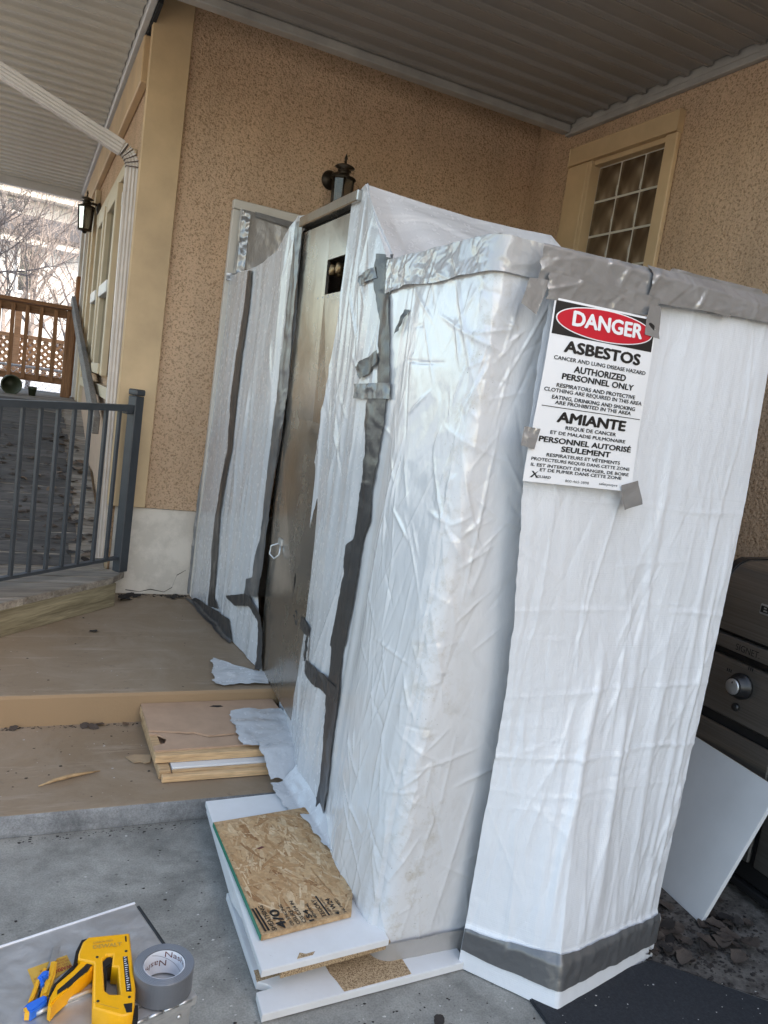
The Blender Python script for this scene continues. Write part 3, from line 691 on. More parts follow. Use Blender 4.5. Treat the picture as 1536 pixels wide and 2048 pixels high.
# ================================================================== LANTERNS
def lantern(c, wall, label, s=1.0):
    """c = centre of the glass body, wall = the point where the arm meets the wall"""
    o = empty('wall_lantern', c, label, 'lantern'); c = Vector(c); wl = Vector(wall); d = (wl-c); d.z = 0; d.normalize()
    T = Matrix.Translation(c) @ Matrix.Scale(s, 4)
    n = 6; rt_, rb_ = 0.066, 0.054; h = 0.095
    A = [Vector((rt_*math.cos(R(60*k+15)), rt_*math.sin(R(60*k+15)), h)) for k in range(n)]
    B = [Vector((rb_*math.cos(R(60*k+15)), rb_*math.sin(R(60*k+15)), -h)) for k in range(n)]
    for k in range(n):
        tube('frame_bar', [T @ A[k], T @ B[k]], 0.0055*s, 'bronze', o, 6)
        q = [T @ (v*0.97) for v in (A[k], A[(k+1) % n], B[(k+1) % n], B[k])]
        mesh('pane', q, [(0, 1, 2, 3)], 'lamp_glass', o)
    tube('frame_ring', [T @ v for v in A], 0.007*s, 'bronze', o, 6, True)
    tube('frame_ring', [T @ v for v in B], 0.008*s, 'bronze', o, 6, True)
    k6 = 0.62
    lathe('roof', [(r_, h+(z_-h)*k6) for r_, z_ in [(0.074, h), (0.07, h+0.012), (0.045, h+0.028), (0.033, h+0.034), (0.03, h+0.062), (0.038, h+0.068), (0.04, h+0.075), (0.027, h+0.085), (0.024, h+0.092), (0.058, h+0.104), (0.05, h+0.116), (0.022, h+0.134), (0.008, h+0.14), (0.0065, h+0.17), (0.01, h+0.185), (0.002, h+0.225)]], (0, 0, 0), 'bronze', o, 18, T)
    lathe('base', [(0.056, -h-0.008), (0.058, -h), (0.03, -h), (0.012, -h-0.03)][::-1], (0, 0, 0), 'bronze', o, 12, T)
    lathe('candle', [(0.012, -h), (0.012, 0.01), (0.014, 0.012), (0.02, 0.04), (0.006, 0.075)], (0, 0, 0), 'core_white', o, 12, T)
    hub = c+Vector((0, 0, (h+0.03)*s)); hook = wl + Vector((0, 0, 0.0))
    tube('arm', [hub+d*0.02, hub.lerp(hook, 0.4)+Vector((0, 0, 0.02)), hub.lerp(hook, 0.75)+Vector((0, 0, 0.025)), hook], 0.011*s, 'bronze', o, 8)
    q = (-d).to_track_quat('Z', 'Y').to_matrix().to_4x4(); q.translation = wl
    lathe('back_plate', [(0.055, 0), (0.055, 0.008), (0.045, 0.02), (0.02, 0.028), (0.006, 0.03)], (0, 0, 0), 'bronze', o, 24, q @ Matrix.Scale(s, 4))
    return o
lantern((1.568, 4.40, 2.635), (1.535, WY-0.004, 2.745), 'dark bronze lantern on the stucco wall above the plastic enclosure', 1.0)
lantern((0.385, 7.5, 2.71), (W3X-0.005, 7.5, 2.81), 'dark bronze lantern on the porch wall above the ramp', 1.0)

# ================================================================== BACKGROUND BEYOND THE RAMP
lat = empty('lattice_fence', (0, 13, 0.86), 'brown wooden lattice fence in the snowy yard behind the railing', 'fence')
box('top_rail', (-2.2, 12.96, 1.70), (0.9, 13.04, 1.76), 'lattice_wood', lat, 0.004); box('bottom_rail', (-2.2, 12.96, 1.16), (0.9, 13.04, 1.22), 'lattice_wood', lat, 0.004)
bm1 = bmesh.new(); z0, z1 = 1.22, 1.70; hgt = z1-z0
sl_ = None
for sgn in (1, -1):
    x = -2.7
    while x < 0.95:
        a = (x, 12.985 if sgn > 0 else 13.015, z0 if sgn > 0 else z1); c = (x+hgt, a[1], z1 if sgn > 0 else z0)
        if sl_ is None or sl_[0] != sgn:
            o = beam('slat', a, c, 0.040, 0.012, 'lattice_wood', lat, 0, (0, 1, 0)); sl_ = (sgn, o, x)
        else:
            o = icopy(sl_[1], lat); o.location = (x-sl_[2], 0, 0)
        x += 0.105
for x in (-1.95, -0.13, 0.8): box('post', (x-0.045, 12.93, 0.86), (x+0.045, 13.09, 2.2 if abs(x+0.13) < 0.01 else 1.9), 'lattice_wood', lat, 0.006)
ch = empty('chain_link_fence', (0, 10.6, 0.86), 'grey chain link fence low behind the wooden railing', 'fence')
bm = bmesh.new()
for sgn in (1, -1):
    x = -2.6
    while x < 1.4:
        a = Vector((x, 10.6+0.003*sgn, 0.87 if sgn > 0 else 1.33)); c = Vector((x+0.46, 10.6+0.003*sgn, 1.33 if sgn > 0 else 0.87)); btube(bm, [a, c], 0.0022, 4); x += 0.075
tag(frombm('wire_mesh', bm, 'steel', ch), kind='stuff')
tube('top_rail', [(-2.6, 10.6, 1.335), (1.8, 10.6, 1.335)], 0.013, 'steel', ch)
for x in (-1.6, 1.7): tube('post', [(x, 10.62, 0.86), (x, 10.62, 1.36)], 0.018, 'steel', ch)
gar = empty('garage', (1, 22, 0.86), 'low white sided garage with a dark shingle roof edge beyond the yard', 'garage')
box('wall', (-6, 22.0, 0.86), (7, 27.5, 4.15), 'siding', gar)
box('fascia', (-6.3, 21.6, 4.10), (7.3, 21.7, 4.26), 'channel_white', gar, 0.01)
mesh('roof', [(-6.4, 21.55, 4.262), (7.4, 21.55, 4.262), (7.4, 24.75, 5.15), (-6.4, 24.75, 5.15), (-6.4, 28, 4.262), (7.4, 28, 4.262), (-6.4, 21.55, 4.36), (7.4, 21.55, 4.36), (7.4, 24.75, 5.25), (-6.4, 24.75, 5.25), (-6.4, 28, 4.36), (7.4, 28, 4.36)], [(0, 3, 2, 1), (3, 4, 5, 2), (6, 7, 8, 9), (9, 8, 11, 10), (0, 1, 7, 6), (4, 10, 11, 5), (0, 6, 9, 3), (3, 9, 10, 4), (1, 2, 8, 7), (2, 5, 11, 8)], 'roof_shingle', gar)
gw = box('window', (-0.28, 21.97, 3.0), (0.10, 21.99, 4.0), 'window_glass', gar)
for a, c in (((-0.34, 21.93, 2.95), (-0.281, 21.995, 4.05)), ((0.101, 21.93, 2.95), (0.16, 21.995, 4.05)), ((-0.28, 21.93, 2.94), (0.10, 21.995, 2.999)), ((-0.28, 21.93, 3.47), (0.10, 21.995, 3.51))): box('frame', a, c, 'white_vinyl', gw)
hb_ = empty('neighbour_house', (1, 32, 0.86), 'tall pale sided house standing behind the garage', 'house')
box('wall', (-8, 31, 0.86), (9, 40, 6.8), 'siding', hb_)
box('eave', (-8.4, 30.4, 6.72), (9.4, 30.95, 6.95), 'channel_white', hb_, 0.02)
box('roof', (-8.5, 30.3, 6.96), (9.5, 41, 7.1), 'roof_shingle', hb_)
hw = box('window', (-0.90, 30.95, 6.25), (-0.45, 30.99, 6.60), 'window_glass', hb_)
for a, c in (((-0.97, 30.9, 6.18), (-0.901, 30.995, 6.67)), ((-0.449, 30.9, 6.18), (-0.38, 30.995, 6.67)), ((-0.9, 30.9, 6.18), (-0.45, 30.995, 6.249)), ((-0.9, 30.9, 6.601), (-0.45, 30.995, 6.67))): box('frame', a, c, 'white_vinyl', hw)
hw = box('vent_pipe', (0.15, 30.9, 5.6), (0.25, 30.99, 5.85), 'steel', hb_)

def tree(base, h, seed, label, spread=0.55, r0=0.05, depth=6):
    rnd = random.Random(seed); o = empty('bare_tree', base, label, 'tree', None)
    bt, bb = bmesh.new(), bmesh.new()
    def grow(bm, p, d, L, r, lev):
        n = 3; pts = [p]; q = p.copy(); dd = d.copy()
        for i in range(n):
            dd = (dd+Vector((rnd.uniform(-1, 1), rnd.uniform(-1, 1), rnd.uniform(-0.5, 0.7)))*0.2).normalized(); q = q+dd*L/n; pts.append(q.copy())
        btube(bm, pts, [r*(1-0.35*i/n) for i in range(n+1)], 5 if lev < 2 else 3, False, False)
        if lev >= depth: return
        for k in range(rnd.choice((2, 2, 3)) if lev else 4):
            i = rnd.choice((1, 2, 3)) if lev else rnd.choice((2, 3))
            nd = (dd+Vector((rnd.uniform(-1, 1), rnd.uniform(-1, 1), rnd.uniform(-0.35, 0.75)))*spread*1.5).normalized()
            grow(bb, pts[i], nd, L*rnd.uniform(0.62, 0.88), max(r*0.6, 0.004), lev+1)
    grow(bt, Vector(base), Vector((rnd.uniform(-0.1, 0.1), 0, 1)), h*0.3, r0, 0)
    frombm('trunk', bt, 'bark', o); tag(frombm('crown', bb, 'bark', o), kind='stuff')
tree((-0.85, 12.2, 0.86), 3.4, 3, 'bare many branched tree at the left edge behind the wooden railing', 0.6, 0.04)
tree((0.05, 14.2, 0.86), 3.6, 8, 'bare twiggy tree just behind the lattice fence', 0.62, 0.04)
tree((0.62, 13.6, 0.86), 3.2, 21, 'bare shrubby tree close to the tall orange post', 0.6, 0.035)
tree((-0.5, 16.5, 0.86), 4.6, 33, 'tall bare tree in front of the garage window', 0.6, 0.05)
tree((1.0, 17.5, 0.86), 4.4, 47, 'bare tree in front of the right half of the garage', 0.6, 0.05)
tree((0.1, 19.5, 0.86), 6.0, 52, 'tallest bare tree right in front of the garage wall', 0.55, 0.06)
TP = {}
TP['strip_far']=[((4.049, 2.072), (3.968, 2.065)), ((4.048, 1.876), (3.971, 1.88)), ((4.117, 1.651), (4.005, 1.651)), ((4.116, 1.394), (4.016, 1.4)), ((4.092, 1.147), (4.016, 1.156)), ((4.135, 1.009), (4.058, 1.02)), ((4.173, 0.895), (4.083, 0.901)), ((4.194, 0.764), (4.096, 0.783)), ((4.187, 0.636), (4.087, 0.659)), ((4.16, 0.458), (4.062, 0.483)), ((4.15, 0.311), (4.042, 0.343)), ((4.143, 0.267), (3.979, 0.298))]
TP['base']=[((4.391, 0.24), (4.482, 0.194)), ((4.112, 0.271), (4.265, 0.191)), ((3.946, 0.29), (4.034, 0.189)), ((3.751, 0.316), (3.676, 0.2))]
TP['hook']=[((3.813, 0.419), (3.684, 0.406)), ((3.543, 0.51), (3.495, 0.462)), ((3.484, 0.507), (3.449, 0.461)), ((3.298, 0.469), (3.332, 0.435)), ((3.262, 0.349), (3.309, 0.333)), ((3.257, 0.234), (3.326, 0.208))]
TP['panel_left']=[((3.28, 2.202), (3.213, 2.193)), ((3.321, 2.0), (3.223, 1.991)), ((3.332, 1.76), (3.234, 1.791)), ((3.352, 1.548), (3.234, 1.587)), ((3.374, 1.34), (3.248, 1.391)), ((3.404, 1.115), (3.308, 1.129)), ((3.409, 0.963), (3.325, 0.978)), ((3.414, 0.809), (3.329, 0.865)), ((3.464, 0.695), (3.338, 0.727)), ((3.476, 0.609), (3.356, 0.641)), ((3.539, 0.584), (3.368, 0.627)), ((3.564, 0.5), (3.379, 0.538))]
TP['panel_right']=[((2.946, 0.775), (2.893, 0.802)), ((2.951, 0.67), (2.885, 0.689)), ((2.974, 0.522), (2.908, 0.578)), ((3.001, 0.369), (2.92, 0.434)), ((3.053, 0.2), (2.95, 0.352)), ((3.086, 0.149), (3.024, 0.213))]
TP['step']=[((2.889, 0.647), (2.911, 0.584)), ((2.772, 0.642), (2.732, 0.595)), ((2.564, 0.663), (2.568, 0.622))]
TP['step_lower']=[((2.534, 0.549), (2.54, 0.504)), ((2.452, 0.561), (2.433, 0.502)), ((2.33, 0.572), (2.297, 0.516)), ((2.182, 0.569), (2.184, 0.529))]
TP['step_thin']=[((2.574, 0.623), (2.551, 0.631)), ((2.561, 0.565), (2.538, 0.573)), ((2.548, 0.538), (2.529, 0.545))]
TP['main']=[((2.365, 1.969), (2.252, 1.956)), ((2.373, 1.914), (2.241, 1.882)), ((2.348, 1.85), (2.241, 1.843)), ((2.288, 1.756), (2.205, 1.763)), ((2.26, 1.665), (2.184, 1.679)), ((2.23, 1.564), (2.151, 1.567)), ((2.292, 1.5), (2.159, 1.507)), ((2.288, 1.432), (2.151, 1.443)), ((2.261, 1.4), (2.159, 1.41)), ((2.243, 1.256), (2.157, 1.269)), ((2.255, 1.212), (2.163, 1.227)), ((2.252, 1.138), (2.139, 1.139)), ((2.256, 1.062), (2.175, 1.079)), ((2.307, 1.028), (2.18, 1.031)), ((2.296, 0.926), (2.181, 0.972)), ((2.308, 0.827), (2.188, 0.863)), ((2.326, 0.678), (2.2, 0.723)), ((2.306, 0.674), (2.211, 0.708)), ((2.292, 0.616), (2.205, 0.649)), ((2.291, 0.518), (2.182, 0.569)), ((2.28, 0.436), (2.181, 0.48)), ((2.273, 0.431), (2.187, 0.47)), ((2.258, 0.312), (2.174, 0.372)), ((2.247, 0.173), (2.159, 0.239)), ((2.259, 0.092), (2.172, 0.161)), ((2.257, 0.057), (2.163, 0.085))]
TP['tab0']=[((2.492, 1.908), (2.467, 1.874)), ((2.358, 1.928), (2.341, 1.891))]
TP['tab1']=[((2.419, 1.609), (2.358, 1.568)), ((2.272, 1.665), (2.237, 1.63))]
TP['tab2']=[((2.397, 1.553), (2.382, 1.505)), ((2.142, 1.567), (2.132, 1.519))]
TP['tab3']=[((2.119, 1.93), (2.139, 1.888)), ((2.068, 1.904), (2.1, 1.87))]
TP['tab4']=[((2.117, 1.783), (2.167, 1.703)), ((2.088, 1.781), (2.132, 1.722))]
# ================================================================== THE PLASTIC ENCLOSURE
enc = empty('plastic_enclosure', (1.5, 3.0, 0.0), 'large white plastic sheeting enclosure sealed with grey duct tape', 'enclosure')
_by = np.array([1.6, 1.73, 1.94, 2.23, 2.49, 2.62, 3.0, 3.125, 3.28, 3.7, 4.55]); _bx = np.array([.985, .945, .945, .985, 1.0, 1.035, 1.10, 1.112, 1.09, 1.047, .985])
def SL(y, z):
    b = np.interp(y, _by, _bx); return b+(1.0-b)*np.clip(np.asarray(z)/2.2, 0, 1)
def dispL(y, z):
    """how far the side sheeting stands out (towards -x)"""
    y = np.asarray(y, float); z = np.asarray(z, float)
    d = 0.012*vn(y*5.5+0.4*z, z*0.7, 11) + 0.007*ridge(y*11+0.9*z, z*1.1, 12) + 0.004*vn(y*26, z*2.2, 13)
    d = d + 0.008*crumple(y*3, z*1.4, 14)+0.0015*crumple(y*13, z*6, 15)
    d = d + creases(y, z, 301, 80, (2.2, 4.5, 0.1, 2.2), 0.0, 0.35, (0.06, 0.4), (0.004, 0.012), 0.006) + creases(y, z, 302, 40, (2.2, 3.2, 1.3, 2.2), 0.6, 0.5, (0.05, 0.2), (0.003, 0.008), 0.005)
    lean = np.exp(-((y-2.45)/0.12)**2)*0.018*np.clip(z-1.2, 0, 1)
    return d-0.008+lean
def pl_interp(pts, t):
    """point on a polyline at parameter t, by arc length"""
    P = np.array(pts, float); L = np.r_[0, np.cumsum(np.hypot(*np.diff(P, axis=0).T))]; L /= L[-1]
    return np.stack([np.interp(t, L, P[:, i]) for i in range(P.shape[1])], -1)
def ruled(left, right, nu, nv, top=None, bot=None):
    t = np.linspace(0, 1, nv); s = np.linspace(0, 1, nu)
    A, B = pl_interp(left, t), pl_interp(right, t)
    G = A[None]*(1-s)[:, None, None] + B[None]*s[:, None, None]
    if top is not None: G += (pl_interp(top, s)-G[:, -1])[:, None]*(t**5)[None, :, None]
    if bot is not None: G += (pl_interp(bot, s)-G[:, 0])[:, None]*((1-t)**5)[None, :, None]
    return G
panelL = [(3.268, 0.214), (3.41, 0.541), (3.378, 0.952), (3.294, 1.281), (3.245, 1.672), (3.242, 2.085), (3.235, 2.215)]
panelR = [(3.061, 0.11), (2.95, 0.436), (2.929, 0.701), (2.877, 1.064), (2.777, 1.389), (2.702, 1.776), (2.693, 1.987), (2.688, 2.201)]
stripL = [(2.213, 0.004), (2.22, 0.525), (2.24, 1.193), (2.245, 1.59), (2.28, 1.955)]
def side_sheet(name, G, mat, off=0.0):
    y, z = G[..., 0], G[..., 1]
    P = np.stack([SL(y, z)-dispL(y, z)-off, y, z], -1)
    return grid(name, P, mat, enc, np.stack([y, z], -1))
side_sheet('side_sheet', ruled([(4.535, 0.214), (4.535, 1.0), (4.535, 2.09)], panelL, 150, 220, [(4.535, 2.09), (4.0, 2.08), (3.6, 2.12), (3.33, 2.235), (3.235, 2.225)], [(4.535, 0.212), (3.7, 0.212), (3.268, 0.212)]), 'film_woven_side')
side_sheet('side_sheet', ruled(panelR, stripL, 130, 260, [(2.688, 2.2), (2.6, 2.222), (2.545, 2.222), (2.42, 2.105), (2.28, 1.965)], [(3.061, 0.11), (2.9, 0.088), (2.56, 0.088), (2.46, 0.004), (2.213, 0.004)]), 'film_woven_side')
# crinkled inner sheet taped into the door frame on the wall
s = np.linspace(0, 1, 60)[:, None]; t = np.linspace(0, 1, 60)[None, :]
X = 1.02+0.5*s+0*t; Z = 1.75+0.705*t+0*s
Y = WY-0.06-0.016*ridge(X*14+0.8*Z, Z*3, 61)*np.clip((1.16-X)/0.1, 0.15, 1)-0.012*crumple(X*9, Z*9, 62)-0.05*(1-t)*s
grid('door_sheet', np.stack([X, Y, Z], -1), 'film_grey', enc, np.stack([X, Z], -1))

# wrapped sheet round the near left corner: side run, rounded corner, front run
CR = 0.042; FY = 1.65; LOWZ = 1.935
nu, nv = 330, 430
L1, L2, L3 = 0.57, CR*math.pi/2, 0.62
S = np.linspace(0, L1+L2+L3, nu)[:, None]; tz = np.linspace(0.002, LOWZ, nv)[None, :]
ys0 = np.interp(tz, [p[1] for p in stripL], [p[0] for p in stripL])
cx0 = SL(FY, tz)
run = np.clip(S/L1, 0, 1); ang = np.clip((S-L1)/L2, 0, 1)*math.pi/2; fr = np.clip(S-L1-L2, 0, None)
yb = ys0+(FY+CR-ys0)*run
xs = SL(yb, tz)
X = np.where(S <= L1, xs, cx0+CR*(1-np.cos(ang))+fr); Y = np.where(S <= L1, yb, FY+CR-CR*np.sin(ang)) + 0*X
nx = np.where(S <= L1, -1.0, -np.cos(ang)) + 0*X; ny = np.where(S <= L1, 0.0, -np.sin(ang)) + 0*X
def dispC(u, z):
    warp = z+0.35*u
    d = 0.012*vn(u*4+0.8*z, z*1.1-u, 21) + 0.009*crumple(u*2.6+0.6*z, z*1.6-0.8*u, 22) + 0.0035*crumple(u*9-1.5*z, z*4.6+u, 23) + 0.0016*crumple(u*26, z*15, 29)
    bx4 = (0.0, 1.25, 0.0, 1.95)
    d = d + creases(u, z, 311, 130, bx4, -0.65, 0.4, (0.04, 0.2), (0.003, 0.008), 0.0055) + creases(u, z, 312, 120, bx4, 0.5, 0.6, (0.03, 0.14), (0.0025, 0.006), 0.0042) + creases(u, z, 313, 60, bx4, 0.05, 0.2, (0.08, 0.35), (0.003, 0.01), 0.005)
    d = d + creases(u, z, 314, 90, (L1-0.04, L1+0.13, 0.0, 1.95), 0.2, 0.9, (0.02, 0.08), (0.002, 0.006), 0.0042)
    return d-0.004
blend = np.clip((S-0.12)/0.14, 0, 1)+0*tz; blend = blend*blend*(3-2*blend)
dC = dispC(S+0*tz, tz+0*S)*blend+dispL(yb+0*tz, tz+0*S)*(1-blend)
z3 = tz+0*X
hem = np.clip((0.14-z3)/0.14, 0, 1)
dC = dC*np.clip(z3/0.1, 0.25, 1)
dirt = np.exp(-((S-L1-0.045-0.05*np.sin(tz*3.0+0.5))/0.085)**2)*(0.35+0.65*np.clip(vn(S*7, tz*2.3, 28)+0.55, 0, 1)) + 0.5*np.clip((0.7-tz)/0.7, 0, 1)*np.exp(-((S-L1)/0.2)**2)
grid('corner_sheet', np.stack([X+nx*dC, Y+ny*dC, z3], -1), 'film_clear', enc, np.stack([S+0*tz, z3], -1), {'dirt': np.clip(dirt, 0, 1)})
# greyish folded hem under it and the clear band round its top
def wrap_band(name, z0f, z1f, mat, off, s0, s1, seed, nn=150, mm=22, wob=0.0):
    S_ = np.linspace(s0, s1, nn)[:, None]; t_ = np.linspace(0, 1, mm)[None, :]
    zz = z0f(S_)+(z1f(S_)-z0f(S_))*t_
    ys = np.interp(zz, [p[1] for p in stripL], [p[0] for p in stripL]); rn = np.clip(S_/L1, 0, 1); an = np.clip((S_-L1)/L2, 0, 1)*math.pi/2; f_ = np.clip(S_-L1-L2, 0, None)
    y_ = ys+(FY+CR-ys)*rn; x_ = np.where(S_ <= L1, SL(y_, zz), SL(FY, zz)+CR*(1-np.cos(an))+f_); yy = np.where(S_ <= L1, y_, FY+CR-CR*np.sin(an))+0*x_
    n1 = np.where(S_ <= L1, -1.0, -np.cos(an))+0*x_; n2 = np.where(S_ <= L1, 0.0, -np.sin(an))+0*x_
    d = dispC(S_+0*t_, zz)*np.clip(zz/0.1, 0.25, 1)*0.5+off+wob*crumple(S_*16+0*t_, zz*16, seed)
    return grid(name, np.stack([x_+n1*d, yy+n2*d, zz], -1), mat, enc, np.stack([S_+0*t_, zz], -1))
wrap_band('bottom_hem', lambda s: 0.001+0*s, lambda s: 0.075+0.012*vn(s*5, s*0, 33), 'film_grey', 0.012, 0.05, L1+L2+0.5, 34, 150, 16, 0.004)
wrap_band('top_band', lambda s: 1.845+0.02*vn(s*6, s*0, 35), lambda s: 1.94+0*s, 'film_gloss', 0.010, 0.0, L1+L2+0.5, 36, 260, 34, 0.013)

# upper sheet: from the tall bay down to the roof of the low bay, and the roofs
s = np.linspace(0, 1, 150)[:, None]; t = np.linspace(0, 1, 90)[None, :]
top = np.stack([0.985+0.745*s, 2.545-0.04*s, 2.217-0.012*s-0.012*np.sin(s*math.pi)], -1); bot_ = np.stack([0.98+0.945*s, 2.27+0*s, LOWZ+0.012+0*s], -1)
P = top*t[..., None]+bot_*(1-t)[..., None]
d = 0.018*crumple(P[..., 0]*4, P[..., 2]*9, 41)+0.012*vn(P[..., 0]*7+P[..., 2]*5, P[..., 2]*3, 42)+0.015*np.sin(t*math.pi)*(1-0.6*s)
d = d*np.clip(s/0.1, 0, 1); P[..., 1] += d; P[..., 2] -= 0.4*np.abs(d)*np.sin(t*math.pi)
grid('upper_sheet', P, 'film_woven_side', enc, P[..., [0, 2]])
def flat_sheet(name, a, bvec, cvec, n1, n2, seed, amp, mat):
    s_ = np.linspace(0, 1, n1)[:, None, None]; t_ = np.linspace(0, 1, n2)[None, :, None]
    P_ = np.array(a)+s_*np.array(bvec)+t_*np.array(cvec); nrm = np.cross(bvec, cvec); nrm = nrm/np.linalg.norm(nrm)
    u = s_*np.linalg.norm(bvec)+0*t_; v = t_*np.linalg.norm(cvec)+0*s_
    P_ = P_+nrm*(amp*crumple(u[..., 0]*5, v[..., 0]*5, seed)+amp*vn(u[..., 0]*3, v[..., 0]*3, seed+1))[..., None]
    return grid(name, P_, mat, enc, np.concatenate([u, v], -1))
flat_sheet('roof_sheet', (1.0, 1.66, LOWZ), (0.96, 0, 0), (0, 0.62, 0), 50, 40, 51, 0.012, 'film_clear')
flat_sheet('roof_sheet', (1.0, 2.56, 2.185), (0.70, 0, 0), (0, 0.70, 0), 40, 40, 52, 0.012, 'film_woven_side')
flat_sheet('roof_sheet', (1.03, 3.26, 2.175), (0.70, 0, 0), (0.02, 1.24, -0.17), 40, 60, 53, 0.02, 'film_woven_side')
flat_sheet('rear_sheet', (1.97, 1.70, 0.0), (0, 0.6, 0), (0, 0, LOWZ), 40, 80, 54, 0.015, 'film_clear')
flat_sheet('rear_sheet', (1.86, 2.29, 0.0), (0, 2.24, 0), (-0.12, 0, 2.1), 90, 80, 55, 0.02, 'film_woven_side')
for (x, y_, z1) in ((1.07, 1.74, 1.9), (1.92, 1.74, 1.9), (1.08, 2.34, 1.9), (1.80, 2.6, 2.15), (1.80, 3.2, 2.15)): box('stud', (x-0.018, y_-0.04, 0.211 if y_ > 3.1 else (0.081 if y_ > 2.5 else 0.0)), (x+0.018, y_+0.04, z1), 'pine', enc)

# flap sheet hanging over the front, its foot pulled out into a corner
NF, MF = 190, 320
s = np.linspace(0, 1, NF)[:, None]; zz = np.linspace(0.004, 1.90, MF)[None, :]
lz = [0.0, 0.11, 0.338, 0.659, 0.8, 1.007, 1.141, 1.436, 1.587, 1.819, 1.94]; lx = [1.203, 1.205, 1.204, 1.2, 1.196, 1.179, 1.163, 1.135, 1.134, 1.14, 1.125]
rz = [0.0, 0.3, 0.7, 0.98, 1.37, 1.88, 1.94]; rx = [1.93, 1.925, 1.925, 1.925, 1.93, 1.94, 1.945]
def flap_xy(s, z):
    s = np.asarray(s, float)+0*np.asarray(z, float); z = np.asarray(z, float)+0*s
    xl = np.interp(z, lz, lx)+0.006*vn(z*14, z*0, 71)+0.004*vn(z*45, z*0, 72); xr = np.interp(z, rz, rx)
    x = xl+(xr-xl)*s; y = 1.622-0.03*np.sin(np.clip((1.9-z)/1.9, 0, 1)*math.pi)+0*x
    bx = np.interp(s, [0, 0.37, 1], [1.203, 1.376, 1.80]); by = np.interp(s, [0, 0.37, 1], [1.602, 1.390, 1.492])
    wq = np.clip(1-z/1.05, 0, 1)**1.25
    wside = np.where(s < 0.37, wq, wq)
    return x+(bx-x)*wside, y+(by-y)*wside
def flap_d(s, z):
    s = np.asarray(s, float)+0*np.asarray(z, float); z = np.asarray(z, float)+0*s
    low = np.clip(1.3-z, 0, 1)
    d = 0.012*vn(s*4.5+0.5*z, z*0.7, 73) + 0.0022*vn(s*14+0.8*z, z*1.1, 74)*np.clip(1.7-z, 0.3, 1) + 0.0018*vn(s*42+0.9*vn(z*2, s*2, 70), z*1.7, 75)
    d = d + 0.003*np.clip(ridge(s*6+1.4*z, z*0.6+s, 79)-0.62, 0, 1)*2*low + 0.002*np.clip(ridge(s*9-1.1*z, z*0.8-s, 80)-0.66, 0, 1)*2
    # long pulls that fan down from the middle
    for (s0, z0_, k, wd, am) in ((0.42, 0.95, -0.28, 0.022, 0.016), (0.55, 0.85, 0.05, 0.03, 0.014), (0.72, 1.0, 0.10, 0.025, 0.012), (0.30, 0.8, -0.1, 0.02, 0.008), (0.86, 1.35, 0.03, 0.015, 0.008), (0.62, 1.55, -0.12, 0.02, 0.008), (0.93, 1.2, 0.02, 0.012, 0.01)):
        ax = s0+k*(z0_-z)*0.5+0.01*vn(z*6, z*0, int(s0*100)); env = np.clip((z0_-z)/0.15, 0, 1)*np.clip((z+0.05)/0.35, 0, 1)
        d = d+0.55*am*env*np.exp(-((s-ax)/wd)**2)
    # fold memory: creases across
    for (z0_, am) in ((1.02, 0.002), (0.80, 0.002), (0.63, 0.003), (0.52, 0.0015), (1.32, 0.0015)):
        d = d+am*np.exp(-((z-z0_-0.03*vn(s*4, s*0, int(z0_*100))-0.02*s)/0.006)**2)*(0.4+vn(s*6, z*0+z0_, 76)+0.5)
    d = d+0.008*crumple(s*2.6+0.5*z, z*1.6, 77)+0.0024*crumple(s*11, z*7, 69)+0.0014*crumple(s*30, z*20, 68)
    d = d+creases(s*0.83, z, 321, 60, (0.0, 0.83, 0.15, 1.3), 0.12, 0.25, (0.08, 0.4), (0.005, 0.016), 0.0045)+creases(s*0.83, z, 322, 30, (0.0, 0.83, 0.1, 1.8), -0.7, 0.5, (0.05, 0.2), (0.003, 0.008), 0.003)+creases(s*0.83, z, 323, 14, (0.0, 0.83, 0.4, 1.4), 1.5, 0.12, (0.1, 0.4), (0.003, 0.006), 0.0025)
    return d*np.clip((z-0.02)/0.16, 0.2, 1)
fx, fy = flap_xy(s, zz); fd = flap_d(s, zz)
gx = np.gradient(fx, axis=0); gy = np.gradient(fy, axis=0); gl = np.hypot(gx, gy)+1e-9
fold = np.clip((0.135-zz)/0.02, 0, 1)*0.010
FP = np.stack([fx+gy/gl*(fd+fold), fy-gx/gl*(fd+fold), zz+0*s], -1)
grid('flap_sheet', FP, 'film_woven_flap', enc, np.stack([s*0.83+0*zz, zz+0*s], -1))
def flap_pt(s, z, off):
    """points standing off the flap"""
    x0, y0 = flap_xy(s-0.004, z); x1, y1 = flap_xy(s+0.004, z); dx, dy = x1-x0, y1-y0; l = np.hypot(dx, dy); x, y = flap_xy(s, z)
    d = flap_d(s, z)+np.clip((0.135-z)/0.02, 0, 1)*0.010+off
    return np.stack([x+dy/l*d, y-dx/l*d, z+0*x], -1)

s_ = np.linspace(0, 1, 30)[:, None]; z_ = np.linspace(0.0, LOWZ, 160)[None, :]
Xe = 1.70+0.285*s_+0*z_+np.interp(z_, [0, 0.4, 1.0, 1.5, 1.93], [-0.03, -0.015, 0.0, 0.008, -0.02]); Ye = 1.645+0.03*np.clip((s_-0.8)/0.2, 0, 1)-0.012*crumple(Xe*7, z_*2.5, 181)-0.008*vn(Xe*18, z_*1.2, 182)
grid('front_sheet', np.stack([Xe, Ye, z_+0*s_], -1), 'film_clear', enc, np.stack([Xe, z_+0*s_], -1))
